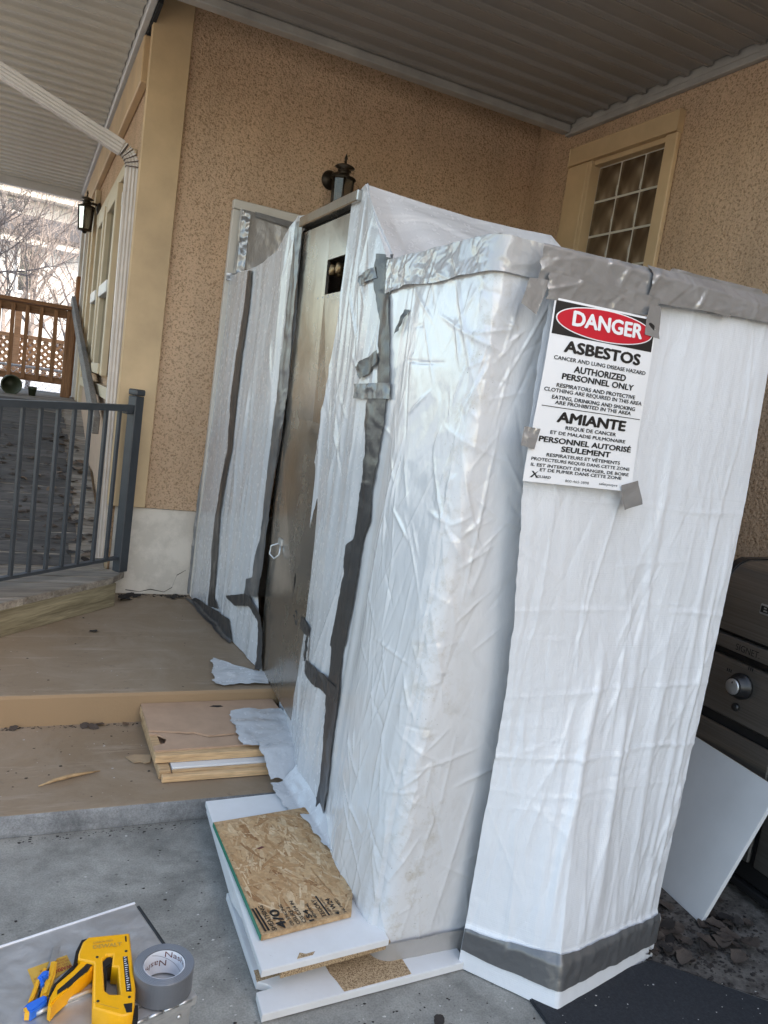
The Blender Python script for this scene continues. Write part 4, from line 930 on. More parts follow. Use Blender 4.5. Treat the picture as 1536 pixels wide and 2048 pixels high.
# ------------------------------------------------------------------ duct tape
def side_tape(pairs, mat='duct_tape_dark', off=0.005, seed=0, floor=None):
    A = np.array([p[0] for p in pairs]); B = np.array([p[1] for p in pairs]); L = np.r_[0, np.cumsum(np.hypot(*np.diff((A+B)/2, axis=0).T))]
    n = max(int(L[-1]/0.008), 6); q = np.linspace(0, L[-1], n)
    a = np.stack([np.interp(q, L, A[:, i]) for i in (0, 1)], -1); c = np.stack([np.interp(q, L, B[:, i]) for i in (0, 1)], -1)
    s_ = np.linspace(0, 1, 9)[None, :, None]; G = a[:, None]*(1-s_)+c[:, None]*s_
    e = np.linspace(-1, 1, 9)[None, :]**3
    G[..., 0] += e*0.006*vn(q*55+seed, q*0+seed, 81)[:, None]
    y, z = G[..., 0], G[..., 1]
    x = SL(y, z)-dispL(y, z)-off-0.003*crumple(y*38, z*26, 82+seed)-0.004*vn(y*20, z*20, 83+seed)
    x = x-creases(y, z, 400+seed, 26, (y.min(), y.max(), z.min(), z.max()), 0.2, 0.8, (0.015, 0.08), (0.002, 0.005), 0.0045)
    if floor is not None:
        x = x-np.clip(floor-z, 0, 1)*1.5; z = np.maximum(z, floor)
    return grid('duct_tape', np.stack([x, y, z], -1), mat, enc, np.stack([np.repeat(q[:, None], 9, 1), s_[..., 0]*0.05+0*x], -1))
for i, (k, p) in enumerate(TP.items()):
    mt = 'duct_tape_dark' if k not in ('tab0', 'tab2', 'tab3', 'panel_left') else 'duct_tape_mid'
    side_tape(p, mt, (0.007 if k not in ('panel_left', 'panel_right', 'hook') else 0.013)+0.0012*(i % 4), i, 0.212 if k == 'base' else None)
# along the house wall
for k, (pts, wd) in enumerate((([(4.53, 0.22), (4.53, 0.9), (4.53, 1.5), (4.53, 2.02)], 0.05),)):
    q = np.linspace(0, 1, 200); C_ = pl_interp(pts, q); s_ = np.linspace(0, 1, 8)
    Y = WY-0.006-0.02*s_[None, :]+0*q[:, None]; Z = C_[:, 1][:, None]+0*Y
    X = 0.972+0.02*s_[None, :]+0.006*vn(Z*14, Y*40, 91)+0.02*s_[None, :]*0-0.004*crumple(Z*22, Y*60, 92)
    X = X+np.interp(Z, [0.2, 0.8, 1.24, 1.5, 2.05], [0.0, 0.0, 0.02, 0.03, 0.03]); 
    grid('duct_tape', np.stack([X, Y, Z], -1), 'duct_tape', enc, np.stack([Z, Y], -1))
def quad_tape(corners, mat, seed, amp=0.006, n=22, m=16):
    c = [np.array(v, float) for v in corners]; s_ = np.linspace(0, 1, n)[:, None, None]; t_ = np.linspace(0, 1, m)[None, :, None]
    P_ = (c[0]*(1-s_)+c[1]*s_)*(1-t_)+(c[3]*(1-s_)+c[2]*s_)*t_
    nr = np.cross(c[1]-c[0], c[3]-c[0]); nr /= np.linalg.norm(nr)
    u, v = (s_*np.linalg.norm(c[1]-c[0])+0*t_)[..., 0], (t_*np.linalg.norm(c[3]-c[0])+0*s_)[..., 0]
    # torn ends
    P_ = P_+nr*(amp*(crumple(u*26, v*26, seed)+vn(u*14, v*20, seed+1)))[..., None]
    return grid('duct_tape', P_, mat, enc, np.stack([v, u], -1))
quad_tape([(0.985, WY-0.055, 2.10), (1.16, WY-0.075, 2.125), (1.12, WY-0.085, 2.07), (0.985, WY-0.06, 2.06)], 'duct_tape', 95)
quad_tape([(1.10, WY-0.08, 2.455), (1.42, WY-0.08, 2.445), (1.42, WY-0.085, 2.405), (1.11, WY-0.085, 2.43)], 'duct_tape', 96)
quad_tape([(1.03, WY-0.08, 2.45), (1.075, WY-0.085, 2.45), (1.07, WY-0.11, 2.10), (1.03, WY-0.09, 2.1)], 'duct_tape', 97, 0.014, 14, 40)
# band along the front top edge: overlapping lengths
def front_band(x0, x1, zt0, zt1, zb0, zb1, y0, seed, mat='duct_tape', amp=0.0065):
    n, m_ = max(int((x1-x0)/0.006), 8), 24; s_ = np.linspace(0, 1, n)[:, None]; t_ = np.linspace(0, 1, m_)[None, :]
    X = x0+(x1-x0)*s_+0.01*vn(t_*6, s_*0, seed)*np.where(s_ > 0.5, s_, s_-1)+0*t_
    zt, zb = zt0+(zt1-zt0)*s_+0.006*vn(X*9, 0*X, seed+3), zb0+(zb1-zb0)*s_+0.008*vn(X*8, 0*X, seed+4)
    Z = zb+(zt-zb)*t_
    roll = np.clip((Z-1.925)/0.03, 0, 1)
    d = amp*(crumple(X*17, Z*24, seed+1)+0.8*ridge(X*10+Z*9, Z*12, seed+2)*0.6+vn(X*6, Z*16, seed+5))
    d = d+creases(X, Z, seed+7, 22, (x0, x1, min(zb0, zb1), max(zt0, zt1)), 0.7, 0.8, (0.02, 0.09), (0.002, 0.006), 0.0038)
    Y = y0-d+roll*0.03
    return grid('duct_tape', np.stack([X, Y, Z], -1), mat, enc, np.stack([X, Z], -1))
front_band(1.087, 1.482, 1.93, 1.945, 1.845, 1.86, 1.600, 101)
front_band(1.111, 1.462, 1.868, 1.868, 1.80, 1.826, 1.590, 111)
front_band(1.423, 1.719, 1.948, 1.952, 1.855, 1.868, 1.594, 121)
front_band(1.640, 1.961, 1.955, 1.968, 1.865, 1.885, 1.603, 131)
front_band(1.531, 1.877, 1.962, 1.972, 1.93, 1.94, 1.612, 141)
quad_tape([(1.058, 1.592, 1.842), (1.117, 1.588, 1.848), (1.091, 1.583, 1.762), (1.045, 1.590, 1.782)], 'duct_tape', 151)
quad_tape([(1.421, 1.578, 1.842), (1.462, 1.580, 1.848), (1.472, 1.573, 1.766), (1.420, 1.571, 1.770)], 'duct_tape', 153, 0.005)
quad_tape([(1.103, 1.571, 1.497), (1.146, 1.568, 1.496), (1.137, 1.568, 1.444), (1.097, 1.572, 1.451)], 'duct_tape', 155, 0.005)
quad_tape([(1.425, 1.562, 1.381), (1.480, 1.562, 1.398), (1.506, 1.560, 1.337), (1.451, 1.560, 1.317)], 'duct_tape', 157, 0.006)
quad_tape([(1.92, 1.60, 1.89), (1.985, 1.605, 1.892), (1.992, 1.62, 1.80), (1.955, 1.612, 1.815)], 'film_woven_flap', 159, 0.006)
# band round the foot of the flap
q = np.linspace(-0.03, 1.025, 200); t_ = np.linspace(0, 1, 16)
zt = np.interp(q, [0, 0.37, 1], [0.120, 0.136, 0.125])+0.006*vn(q*9, q*0, 161); zb = np.interp(q, [0, 0.37, 1], [0.058, 0.052, 0.05])+0.006*vn(q*8, q*0, 162)
ZB = zb[:, None]+(zt-zb)[:, None]*t_[None]; QB = q[:, None]+0*t_[None]
PB = flap_pt(QB, ZB, 0.006+0.003*crumple(QB*22, ZB*40, 163)+0.003*vn(QB*30, ZB*30, 164))
grid('duct_tape', PB, 'duct_tape_mid', enc, np.stack([QB, ZB], -1))

# ------------------------------------------------------------------ the metal door panel of the side
def panel_quad(name, y0, y1, z0, z1, hole=None, thick=0.012, mat='panel_metal', out=0.0):
    ys = sorted({y0, y1} | ({hole[0], hole[1]} if hole else set())); zs = sorted({z0, z1} | ({hole[2], hole[3]} if hole else set()))
    bm = bmesh.new(); V = {}
    def v(y, z):
        if (y, z) not in V: V[(y, z)] = bm.verts.new((float(SL(y, z))-0.002-out, y, z))
        return V[(y, z)]
    for a, c in zip(ys, ys[1:]):
        for e, f in zip(zs, zs[1:]):
            if hole and a >= hole[0]-1e-6 and c <= hole[1]+1e-6 and e >= hole[2]-1e-6 and f <= hole[3]+1e-6: continue
            bm.faces.new((v(a, e), v(c, e), v(c, f), v(a, f)))
    r = bmesh.ops.extrude_face_region(bm, geom=bm.faces[:])
    for e in r['geom']:
        if isinstance(e, bmesh.types.BMVert): e.co.x += thick
    return frombm(name, bm, mat, enc)
panel_quad('door_panel', 2.60, 3.36, 0.212, 1.392, None, 0.012, 'panel_metal', -0.020)
panel_quad('door_panel', 2.58, 3.30, 1.380, 2.156, (2.722, 2.915, 1.882, 2.012), 0.012, 'panel_metal', -0.012)
xh = float(SL(2.9, 2.17))
box('door_header', (xh-0.018, 2.60, 2.172), (xh+0.03, 3.235, 2.212), 'panel_metal', enc, 0.004)
box('header_gap', (xh+0.026, 2.62, 2.12), (xh+0.07, 3.22, 2.170), 'gap_shade', enc)  # solid black box painting the dark under the header
xv = float(SL(2.8, 1.95))
vb = box('valve_box', (xv+0.10, 2.70, 1.87), (xv+0.115, 2.93, 2.03), 'bronze', enc)
for y_ in (2.80, 2.865):
    lathe('valve', [(0.017, -0.055), (0.017, 0), (0.021, 0.002), (0.021, 0.022), (0.015, 0.026), (0.015, 0.034), (0.02, 0.036), (0.02, 0.052), (0.012, 0.055)], (0, 0, 0), 'brass', enc, 14, Matrix.Translation((xv+0.062, y_, 1.972)) @ Matrix.Rotation(R(-90), 4, 'Y'))
tube('pipe', [(xv+0.03, 2.75, 1.9), (xv+0.03, 2.74, 1.96)], 0.012, 'brass', enc)
for k in range(4): lathe('rivet', [(0.004, 0), (0.003, 0.002)], (0, 0, 0), 'steel', enc, 8, Matrix.Translation((float(SL(2.8, 1.86))-0.018, 2.73+k*0.055, 1.862)) @ Matrix.Rotation(R(-90), 4, 'Y'))
hx = float(SL(3.166, 0.85))-0.004
hp = box('hasp', (hx-0.014, 3.128, 0.838), (hx, 3.178, 0.868), 'steel', enc, 0.003)
tube('hasp_ring', [(hx-0.012, 3.172, 0.842), (hx-0.035, 3.196, 0.825), (hx-0.04, 3.19, 0.79), (hx-0.03, 3.15, 0.778), (hx-0.014, 3.135, 0.80), (hx-0.012, 3.14, 0.84)], 0.004, 'steel', enc, 6)

# loose torn ends of the sheeting lying on the boards
def scrap(pts, zf, seed, mat='film_woven_side', n=34, lift=0.012):
    """four-cornered torn scrap: pts = corners in plan (y side towards the enclosure last)"""
    c = [np.array(p, float) for p in pts]; s_ = np.linspace(0, 1, n)[:, None, None]; t_ = np.linspace(0, 1, n)[None, :, None]
    P_ = (c[0]*(1-s_)+c[1]*s_)*(1-t_)+(c[3]*(1-s_)+c[2]*s_)*t_
    u, v = P_[..., 0], P_[..., 1]; e = 0.02
    edge = (1-s_[..., 0]*0.0)
    P2 = P_.copy()
    P2[..., 0] += 0.016*vn(v*34, u*0, seed)*(1-s_[..., 0])*1.2+0.006*vn(v*90, u*0, seed+4)*(1-s_[..., 0]); P2[..., 1] += 0.018*vn(u*30, v*0, seed+1)*np.abs(2*t_[..., 0]-1)
    z = zf(P2[..., 0], P2[..., 1])+0.003+lift*np.abs(crumple(u*11, v*11, seed+2))+lift*0.8*(vn(u*9, v*12, seed+3)+0.5)
    return grid('loose_flap', np.stack([P2[..., 0], P2[..., 1], z], -1), mat, enc, np.stack([u, v], -1))
scrap([(0.83, 3.13), (1.07, 3.13), (1.10, 3.25), (0.885, 3.45)], lambda x, y: 0.21+0*x, 171)
scrap([(0.835, 2.668), (1.08, 2.60), (1.09, 2.99), (0.862, 2.982)], lambda x, y: 0.157+0*x, 175)
scrap([(0.905, 2.49), (1.05, 2.47), (1.07, 2.68), (0.895, 2.68)], lambda x, y: np.where(y > 2.62, 0.158, 0.158-(2.62-y)*0.4), 179)
scrap([(0.90, 2.20), (1.05, 2.15), (1.05, 2.52), (0.90, 2.46)], lambda x, y: 0.10+np.clip(x-0.95, 0, 1)*0.9, 183)
scrap([(0.955, 1.90), (1.03, 1.85), (1.05, 2.24), (0.93, 2.22)], lambda x, y: 0.118+np.clip(x-0.96, 0, 1)*0.9, 187)

# ================================================================== THE SIGN
sign = empty('warning_sign', (1.325, 1.58, 1.36), 'white asbestos danger sign in English and French taped to the plastic flap', 'sign')
TL, TR, BR, BL = [np.array(p) for p in ((1.135, 1.590, 1.811), (1.456, 1.588, 1.815), (1.468, 1.572, 1.366), (1.122, 1.574, 1.364))]
def sgn(u, v, off=0.0):
    p = (TL*(1-u)+TR*u)*(1-v)+(BL*(1-u)+BR*u)*v
    return p+np.array((0, -0.0055-off-0.005*math.sin(u*math.pi)*math.sin(v*math.pi)-0.004*math.sin(v*5+u), 0))
def sgn_patch(name, u0, u1, v0, v1, off, mat, n=24):
    g = np.array([[sgn(u0+(u1-u0)*i/n, v0+(v1-v0)*j/n, off) for j in range(n+1)] for i in range(n+1)]); return grid(name, g, mat, sign)
sgn_patch('sheet', 0, 1, 0, 1, 0, 'print_white')
sgn_patch('header', 0.015, 0.985, 0.012, 0.190, 0.0006, 'print_black')
def ellipse(name, ru, rv, off, mat):
    n = 48; vs = [sgn(0.502, 0.098, off)]; fs = []
    for r_ in (0.33, 0.66, 1.0):
        for k in range(n): a = 2*math.pi*k/n; vs.append(sgn(0.502+ru*r_*math.cos(a), 0.098+rv*r_*math.sin(a), off))
    for k in range(n):
        fs.append((0, 1+k, 1+(k+1) % n))
        for q_ in (0, 1): b0 = 1+q_*n; fs.append((b0+k, b0+n+k, b0+n+(k+1) % n, b0+(k+1) % n))
    mesh(name, vs, fs, mat, sign)
ellipse('oval_border', 0.472, 0.088, 0.0011, 'print_white'); ellipse('oval', 0.460, 0.082, 0.0016, 'print_red')
sgn_patch('rule', 0.04, 0.985, 0.575, 0.579, 0.0008, 'print_black', 10)
LINES = [("DANGER", .186, .859, .127, .075, .045), ("ASBESTOS", .150, .880, .274, .058, .05), ("CANCER AND LUNG DISEASE HAZARD", .070, .960, .322, .020, .022), ("AUTHORIZED", .265, .765, .376, .034, .04), ("PERSONNEL ONLY", .170, .860, .421, .031, .04),
 ("RESPIRATORS AND PROTECTIVE", .135, .895, .467, .020, .026), ("CLOTHING ARE REQUIRED IN THIS AREA", .035, .975, .496, .020, .022), ("EATING, DRINKING AND SMOKING", .115, .915, .533, .020, .026), ("ARE PROHIBITED IN THE AREA", .15, .88, .560, .019, .026),
 ("AMIANTE", .200, .846, .654, .054, .05), ("RISQUE DE CANCER", .285, .766, .691, .019, .026), ("ET DE MALADIE PULMONAIRE", .160, .870, .724, .018, .026), ("PERSONNEL AUTORISÉ", .075, .939, .772, .029, .04), ("SEULEMENT", .285, .744, .815, .029, .04),
 ("RESPIRATEURS ET VÊTEMENTS", .165, .850, .850, .018, .026), ("PROTECTEURS REQUIS DANS CETTE ZONE", .04, .955, .879, .017, .022), ("IL EST INTERDIT DE MANGER, DE BOIRE", .045, .952, .911, .017, .022), ("ET DE FUMER DANS CETTE ZONE", .130, .885, .936, .017, .026),
 ("GUARD", .115, .235, .973, .014, .02), ("800-465-3898", .368, .585, .982, .014, .0), ("safetyexpre", .681, .856, .978, .015, .0)]
for (s_, u0, u1, vb_, hv, bo) in LINES:
    text(s_, (0, 0, 0), (1, 0, 0), (0, 0, 1), 1, 1, 'print_white' if s_ == 'DANGER' else 'print_black', sign, bo,
         (lambda X, Y, u0=u0, u1=u1, vb_=vb_, hv=hv, o_=(0.0024 if s_ == 'DANGER' else 0.0009): sgn(u0+(u1-u0)*X, vb_-hv*Y, o_)))
mesh('logo', [sgn(u, v, 0.0009) for u, v in ((0.05, 0.975), (0.072, 0.975), (0.092, 0.959), (0.108, 0.975), (0.125, 0.975), (0.100, 0.953), (0.122, 0.935), (0.092, 0.949), (0.078, 0.939), (0.06, 0.939), (0.083, 0.955))], [(0, 1, 2, 10), (2, 3, 4, 5), (5, 6, 7), (2, 5, 7, 10), (7, 8, 9, 10)], 'print_black', sign)

# ================================================================== BOARDS ON THE STEP AND THE GROUND
dr = empty('broken_door_slab', (0.8, 2.8, 0.12), 'brown hollow door slab with cracked skin lying on the lower step', 'door slab')
def sk(*pts): return [(x*1.0346, y*1.0346) for x, y in pts]
prism('skin', sk((0.508, 2.99), (1.05, 2.99), (1.05, 2.70), (0.711, 2.676), (0.69, 2.69), (0.663, 2.712), (0.64, 2.71), (0.62, 2.718), (0.59, 2.722), (0.555, 2.733), (0.505, 2.742)), 0.1535, 0.160, 'hardboard', dr, 0.002)
prism('skin', sk((0.505, 2.738), (0.553, 2.730), (0.588, 2.718), (0.618, 2.712), (0.64, 2.704), (0.663, 2.706), (0.69, 2.684), (0.711, 2.670), (1.05, 2.695), (1.05, 2.60), (0.505, 2.59), (0.504, 2.628), (0.547, 2.645), (0.558, 2.682), (0.529, 2.719), (0.503, 2.722)), 0.150, 0.1555, 'hardboard', dr, 0.0015)
box('edge_rail', (0.520, 2.650, 0.1205), (1.03, 2.690, 0.1495), 'pine', dr, 0.002)
box('edge_rail', (0.522, 3.04, 0.1205), (1.03, 3.085, 0.152), 'pine', dr, 0.002)
box('edge_stile', (0.522, 2.692, 0.1205), (0.552, 3.038, 0.149), 'pine', dr, 0.002)
box('back_skin', (0.554, 2.692, 0.1205), (1.05, 3.038, 0.124), 'hardboard', dr, 0.001)
prism('hole', sk((0.768, 2.935), (0.785, 2.945), (0.815, 2.942), (0.824, 2.93), (0.80, 2.925)), 0.157, 0.1605, 'gap_shade', dr)  # black patch on the skin, painted as the dark of a hole
ls = empty('framed_white_panel', (0.8, 2.75, 0.09), 'white panel with a pine frame under the brown door slab', 'panel')
box('frame_rail', (0.538, 2.580, 0.0815), (1.06, 2.603, 0.105), 'pine', ls, 0.002)
box('frame_rail', (0.575, 2.604, 0.085), (1.06, 2.616, 0.1145), 'pine', ls, 0.004)
box('frame_stile', (0.530, 2.604, 0.0815), (0.572, 3.07, 0.117), 'pine', ls, 0.004)
box('white_face', (0.576, 2.617, 0.083), (1.06, 3.07, 0.119), 'melamine', ls, 0.001)

wb = empty('white_board', (0.9, 1.75, 0), 'bottom white melamine board with chipped front corner on the concrete', 'board')
prism('board', [(0.622, 1.555), (1.215, 1.585), (1.215, 2.02), (0.645, 2.02), (0.637, 1.66), (0.662, 1.645), (0.668, 1.632), (0.628, 1.628)], 0.004, 0.024, 'melamine', wb, 0.0015)
prism('chipped_face', [(0.842, 1.572), (1.04, 1.583), (1.04, 1.70), (0.824, 1.70), (0.828, 1.64), (0.836, 1.61)], 0.0241, 0.0255, 'chipboard', wb)
prism('chipped_corner', [(0.638, 1.660), (0.70, 1.668), (0.70, 1.70), (0.640, 1.70)], 0.006, 0.0246, 'chipboard', wb)
lb = empty('white_board', (0.66, 2.1, 0), 'white board peeking out left under the wide white board', 'board')
prism('board', [(0.668, 2.43), (0.70, 2.43), (0.70, 1.84), (0.652, 1.86), (0.640, 1.95)], 0.044, 0.078, 'melamine', lb, 0.002)
prism('chipped_end', [(0.652, 1.855), (0.70, 1.838), (0.70, 1.80), (0.668, 1.815)], 0.046, 0.076, 'chipboard', lb)
cb = prism('chipboard_strip', [(0.682, 1.618), (1.0, 1.648), (1.0, 1.78), (0.69, 1.76)], 0.058, 0.0805, 'chipboard', None, 0.001)
hidden = prism('white_board', [(0.70, 1.68), (1.0, 1.69), (1.0, 2.3), (0.72, 2.3)], 0.0262, 0.0575, 'melamine', None, 0.001)
tag(hidden, 'white board in the shadow between the stacked boards', 'board')
tag(cb, 'thin raw chipboard strip between the two white boards', 'board')
ub = empty('white_board', (0.8, 2.0, 0.06), 'wide upper white melamine board carrying the OSB sheet', 'board')
prism('board', [(0.626, 1.606), (0.985, 1.632), (1.05, 2.42), (0.655, 2.405)], 0.082, 0.100, 'melamine', ub, 0.0015)
prism('chip', [(0.722, 1.623), (0.735, 1.642), (0.75, 1.634), (0.775, 1.637), (0.766, 1.627)], 0.0985, 0.1012, 'chipboard', ub)
osb = empty('osb_sheet', (0.78, 1.98, 0.10), 'square of oriented strand board with black stamps on the white boards', 'board')
OA, OB, OC, OD = Vector((0.651, 1.705)), Vector((0.915, 1.735)), Vector((0.985, 2.282)), Vector((0.645, 2.245))
prism('board', [OA, OB, (0.99, 1.90), OC, OD], 0.103, 0.1175, 'osb_core', osb, 0.001)
bm = bmesh.new(); lay = []; rnd = random.Random(5); vals = []
def inside(p):
    poly = [OA, OB, Vector((0.99, 1.9)), OC, OD]
    return all((q-o_).x*(p-o_).y-(q-o_).y*(p-o_).x > 0.0006 for o_, q in zip(poly, poly[1:]+poly[:1]))
for k in range(1500):
    c = Vector((rnd.uniform(0.64, 0.99), rnd.uniform(1.70, 2.285))); a = rnd.gauss(R(100), 0.6); L = rnd.uniform(0.03, 0.105); wd = rnd.uniform(0.004, 0.022)
    d = Vector((math.cos(a), math.sin(a))); nrm = Vector((-d.y, d.x)); z = 0.1176+rnd.random()*0.0016; tl = rnd.uniform(-0.0005, 0.0005)
    pts = [c-d*L/2-nrm*wd/2*rnd.uniform(0.3, 1), c-d*L*0.2-nrm*wd/2, c+d*L/2-nrm*wd/2*rnd.uniform(0.2, 1), c+d*L/2+nrm*wd/2*rnd.uniform(0.2, 1), c+d*L*0.15+nrm*wd/2, c-d*L/2+nrm*wd/2*rnd.uniform(0.3, 1)]
    if not all(inside(p) for p in pts): continue
    vs = [bm.verts.new((p.x, p.y, z+tl*((i > 2)*2-1))) for i, p in enumerate(pts)]; bm.faces.new(vs); vals += [min(max(rnd.gauss(0.6, 0.24), 0), 1)]*6
me = bpy.data.meshes.new('strands'); bm.to_mesh(me); bm.free()
a_ = me.attributes.new('tone', 'FLOAT', 'POINT'); a_.data.foreach_set('value', np.array(vals, np.float32))
tag(link('strands', me, 'osb_strand', osb), kind='stuff')
beam('green_edge', (0.6495, 1.706, 0.1105), (0.6435, 2.244, 0.1105), 0.002, 0.0135, 'green_paint', osb, 0)
prism('knot', [(0.741, 2.075), (0.757, 2.083), (0.765, 2.078), (0.752, 2.072)], 0.1176, 0.1203, 'print_brown', osb)
# stamps run away from the front edge
EX = (OB-OA).normalized(); SX = Vector((EX.x, EX.y, 0)); SY = Vector((-EX.y, EX.x, 0))
def stamp(s_, along, depth, L, h, bold=0.0):
    o0 = Vector((OA.x, OA.y, 0.1203))+SX*along+SY*depth; text(s_, o0+SX*h, SY, -SX, L, h, 'print_brown' if 0 else 'print_black', osb, bold)
for al in (0.012, 0.021):
    o0 = Vector((OA.x, OA.y, 0.1202))+SX*al+SY*0.008
    mesh('stamp_bar', [o0, o0+SX*0.0055, o0+SX*0.0055+SY*0.095, o0+SY*0.095], [(0, 1, 2, 3)], 'print_black', osb)
o0 = Vector((OA.x, OA.y, 0.1202))+SX*0.198+SY*0.008
mesh('stamp_bar', [o0, o0+SX*0.005, o0+SX*0.005+SY*0.085, o0+SY*0.085], [(0, 1, 2, 3)], 'print_black', osb)
for a in (("SHEATHING", 0.032, 0.004, 0.102, 0.013, 0.02), ("4/0", 0.052, 0.004, 0.075, 0.024, 0.035), ("OR SPACING", 0.086, 0.004, 0.088, 0.009, 0.01), ("OSURE 1", 0.102, 0.004, 0.07, 0.011, 0.01), ("CSS 0.354 IN", 0.120, 0.004, 0.092, 0.010, 0.02), ("154", 0.139, 0.004, 0.045, 0.014, 0.04), ("BENDING", 0.158, 0.012, 0.06, 0.007, 0.02), ("TEGORY", 0.180, 0.006, 0.075, 0.012, 0.02), ("SHEATHING", 0.206, 0.006, 0.075, 0.007, 0.0), ("4/ W24", 0.219, 0.002, 0.07, 0.014, 0.03), ("16 MFD", 0.243, 0.004, 0.06, 0.009, 0.01)): stamp(*a)

# ================================================================== METAL BOX WITH TOOLS
BZ = 0.395
tb = empty('metal_toolbox', (0.1, 1.3, 0), 'dented galvanised metal box carrying tools in the near left corner', 'toolbox')
ua, va = Vector((-0.962, -0.272, 0)), Vector((0.25, -0.968, 0)).normalized(); va = Vector((0.272, -0.962, 0))*0.6+va*0.4; va.normalize()
O = Vector((0.288, 1.522, 0)); Mb = Matrix((-ua, va*-1, Vector((0, 0, 1)))).transposed().to_4x4(); Mb.translation = O
W_, D_ = 0.62, 0.292
bm = bmesh.new(); bbox(bm, (-W_+0.006, -D_+0.006, 0.0), (-0.006, -0.006, BZ-0.022), 0.006, Mb, 2); frombm('body', bm, 'galvanised', tb)
bm = bmesh.new(); bbox(bm, (-W_, -D_+0.028, BZ-0.02), (0, 0, BZ), 0.004, Mb, 2); frombm('lid', bm, 'galvanised', tb)
bm = bmesh.new(); bbox(bm, (-W_, -D_, BZ-0.02), (0, -D_+0.0255, BZ-0.001), 0.003, Mb, 2); frombm('lid_hinge_strip', bm, 'galvanised', tb)
bm = bmesh.new(); bbox(bm, (-W_, -0.0035, BZ-0.001), (0.001, 0.0015, BZ+0.0025), 0.001, Mb); frombm('lid_edge_glint', bm, 'core_white', tb)  # white strip painting the bright highlight along the lid's back edge
bm = bmesh.new(); bbox(bm, (0.0005, -0.20, BZ-0.012), (0.006, -0.012, BZ+0.001), 0.001, Mb); frombm('lid_gap_shade', bm, 'lid_gap_black', tb)  # black strip painting the shaded gap along the lid's right edge
kn = None
for k in range(20):
    x = -0.012-k*0.028; pA, pB = Mb @ Vector((x, -D_-0.001, BZ-0.003)), Mb @ Vector((x-0.0255, -D_-0.001, BZ-0.003)); tube('hinge_knuckle', [pA, pB], 0.0034, 'steel', tb, 8)
for k in range(6):
    p = Mb @ Vector((-0.03-k*0.08, -D_+0.0045, BZ-0.035)); lathe('rivet', [(0.005, 0), (0.0045, 0.0015), (0.002, 0.003)], (0, 0, 0), 'steel', tb, 10, Matrix.Translation(p) @ (-(va*-1)).to_track_quat('Z', 'Y').to_matrix().to_4x4())
tube('latch_rod', [(0.095, 1.262, BZ+0.006), (0.1052, 1.2652, BZ+0.007), (0.178, 1.288, BZ+0.007), (0.19, 1.293, BZ+0.004)], 0.0045, 'steel', tb, 8)
prism('latch_plate', [(0.135, 1.272), (0.185, 1.288), (0.188, 1.31), (0.165, 1.318), (0.14, 1.29)], BZ, BZ+0.003, 'galvanised', tb, 0.001)
stk = prism('sticker', [(0.0824, 1.3773), (0.15, 1.3982), (0.1581, 1.3666), (0.1268, 1.3399), (0.0932, 1.3319)], BZ+0.0003, BZ+0.0011, 'sticker_orange', tb)
sxd = Vector((-0.866, -0.28, 0)).normalized(); syd = Vector((0.28, -0.866, 0)).normalized()
for (s_, p, L, h, mt, bo) in (("WARNING", (0.1555, 1.372), 0.046, 0.009, 'print_darkred', 0.04), ("THIS UNIT MUST", (0.152, 1.3785), 0.045, 0.0042, 'print_darkred', 0.0), ("BE FURNISHED", (0.151, 1.3855), 0.042, 0.0042, 'print_darkred', 0.0), ("WITH DAMPER", (0.149, 1.3925), 0.034, 0.0042, 'print_darkred', 0.0), ("FILTER", (0.1135, 1.348), 0.022, 0.0042, 'print_darkred', 0.0), ("MOTOR", (0.111, 1.3565), 0.02, 0.0042, 'print_darkred', 0.0), ("OUR.", (0.114, 1.372), 0.014, 0.0042, 'print_darkred', 0.0)):
    text(s_, (p[0], p[1], BZ+0.0015), sxd, syd, L, h, mt, stk, bo)

# stapler
stp = empty('staple_gun', (0.21, 1.28, BZ), 'yellow and black staple gun lying between the knife and the tape roll', 'staple gun')
def ring_prism(name, outer, hole, z0, z1, mat, parent, bev=0.002):
    cu = bpy.data.curves.new(name, 'CURVE'); cu.dimensions = '2D'; cu.fill_mode = 'BOTH'; cu.extrude = (z1-z0)/2-bev; cu.bevel_depth = bev; cu.bevel_resolution = 1; cu.offset = -bev
    for pts in (outer, hole):
        sp2 = cu.splines.new('POLY'); sp2.points.add(len(pts)-1); sp2.use_cyclic_u = True
        for q_, p in zip(sp2.points, pts): q_.co = (p[0], p[1], 0, 1)
    o = bpy.data.objects.new(name, cu); COL.objects.link(o); dg = bpy.context.evaluated_depsgraph_get(); me = bpy.data.meshes.new_from_object(o.evaluated_get(dg))
    bpy.data.objects.remove(o); bpy.data.curves.remove(cu)
    for v in me.vertices: v.co.z += (z0+z1)/2
    me.materials.clear(); return link(name, me, mat, parent)
body=[(0.1848, 1.3879), (0.2585, 1.3813), (0.2521, 1.2389), (0.2479, 1.2102), (0.2411, 1.1825), (0.2234, 1.1827), (0.1802, 1.2123), (0.1894, 1.3185), (0.1631, 1.334), (0.1647, 1.3491), (0.1736, 1.3766)]
hole=[(0.2044, 1.3234), (0.2132, 1.3323), (0.2235, 1.3308), (0.2184, 1.3012), (0.229, 1.2974), (0.2257, 1.2309), (0.2087, 1.2355), (0.2014, 1.2464)]
SZ = 0.435
ring_prism('body', body, hole, BZ+0.002, SZ, 'tool_yellow', stp, 0.003)
prism('handle_grip', [(0.2022, 1.3225), (0.2125, 1.3335), (0.2235, 1.332), (0.2205, 1.312), (0.2115, 1.306), (0.2065, 1.262), (0.2018, 1.2464)], BZ+0.006, SZ-0.004, 'tool_black', stp, 0.003)
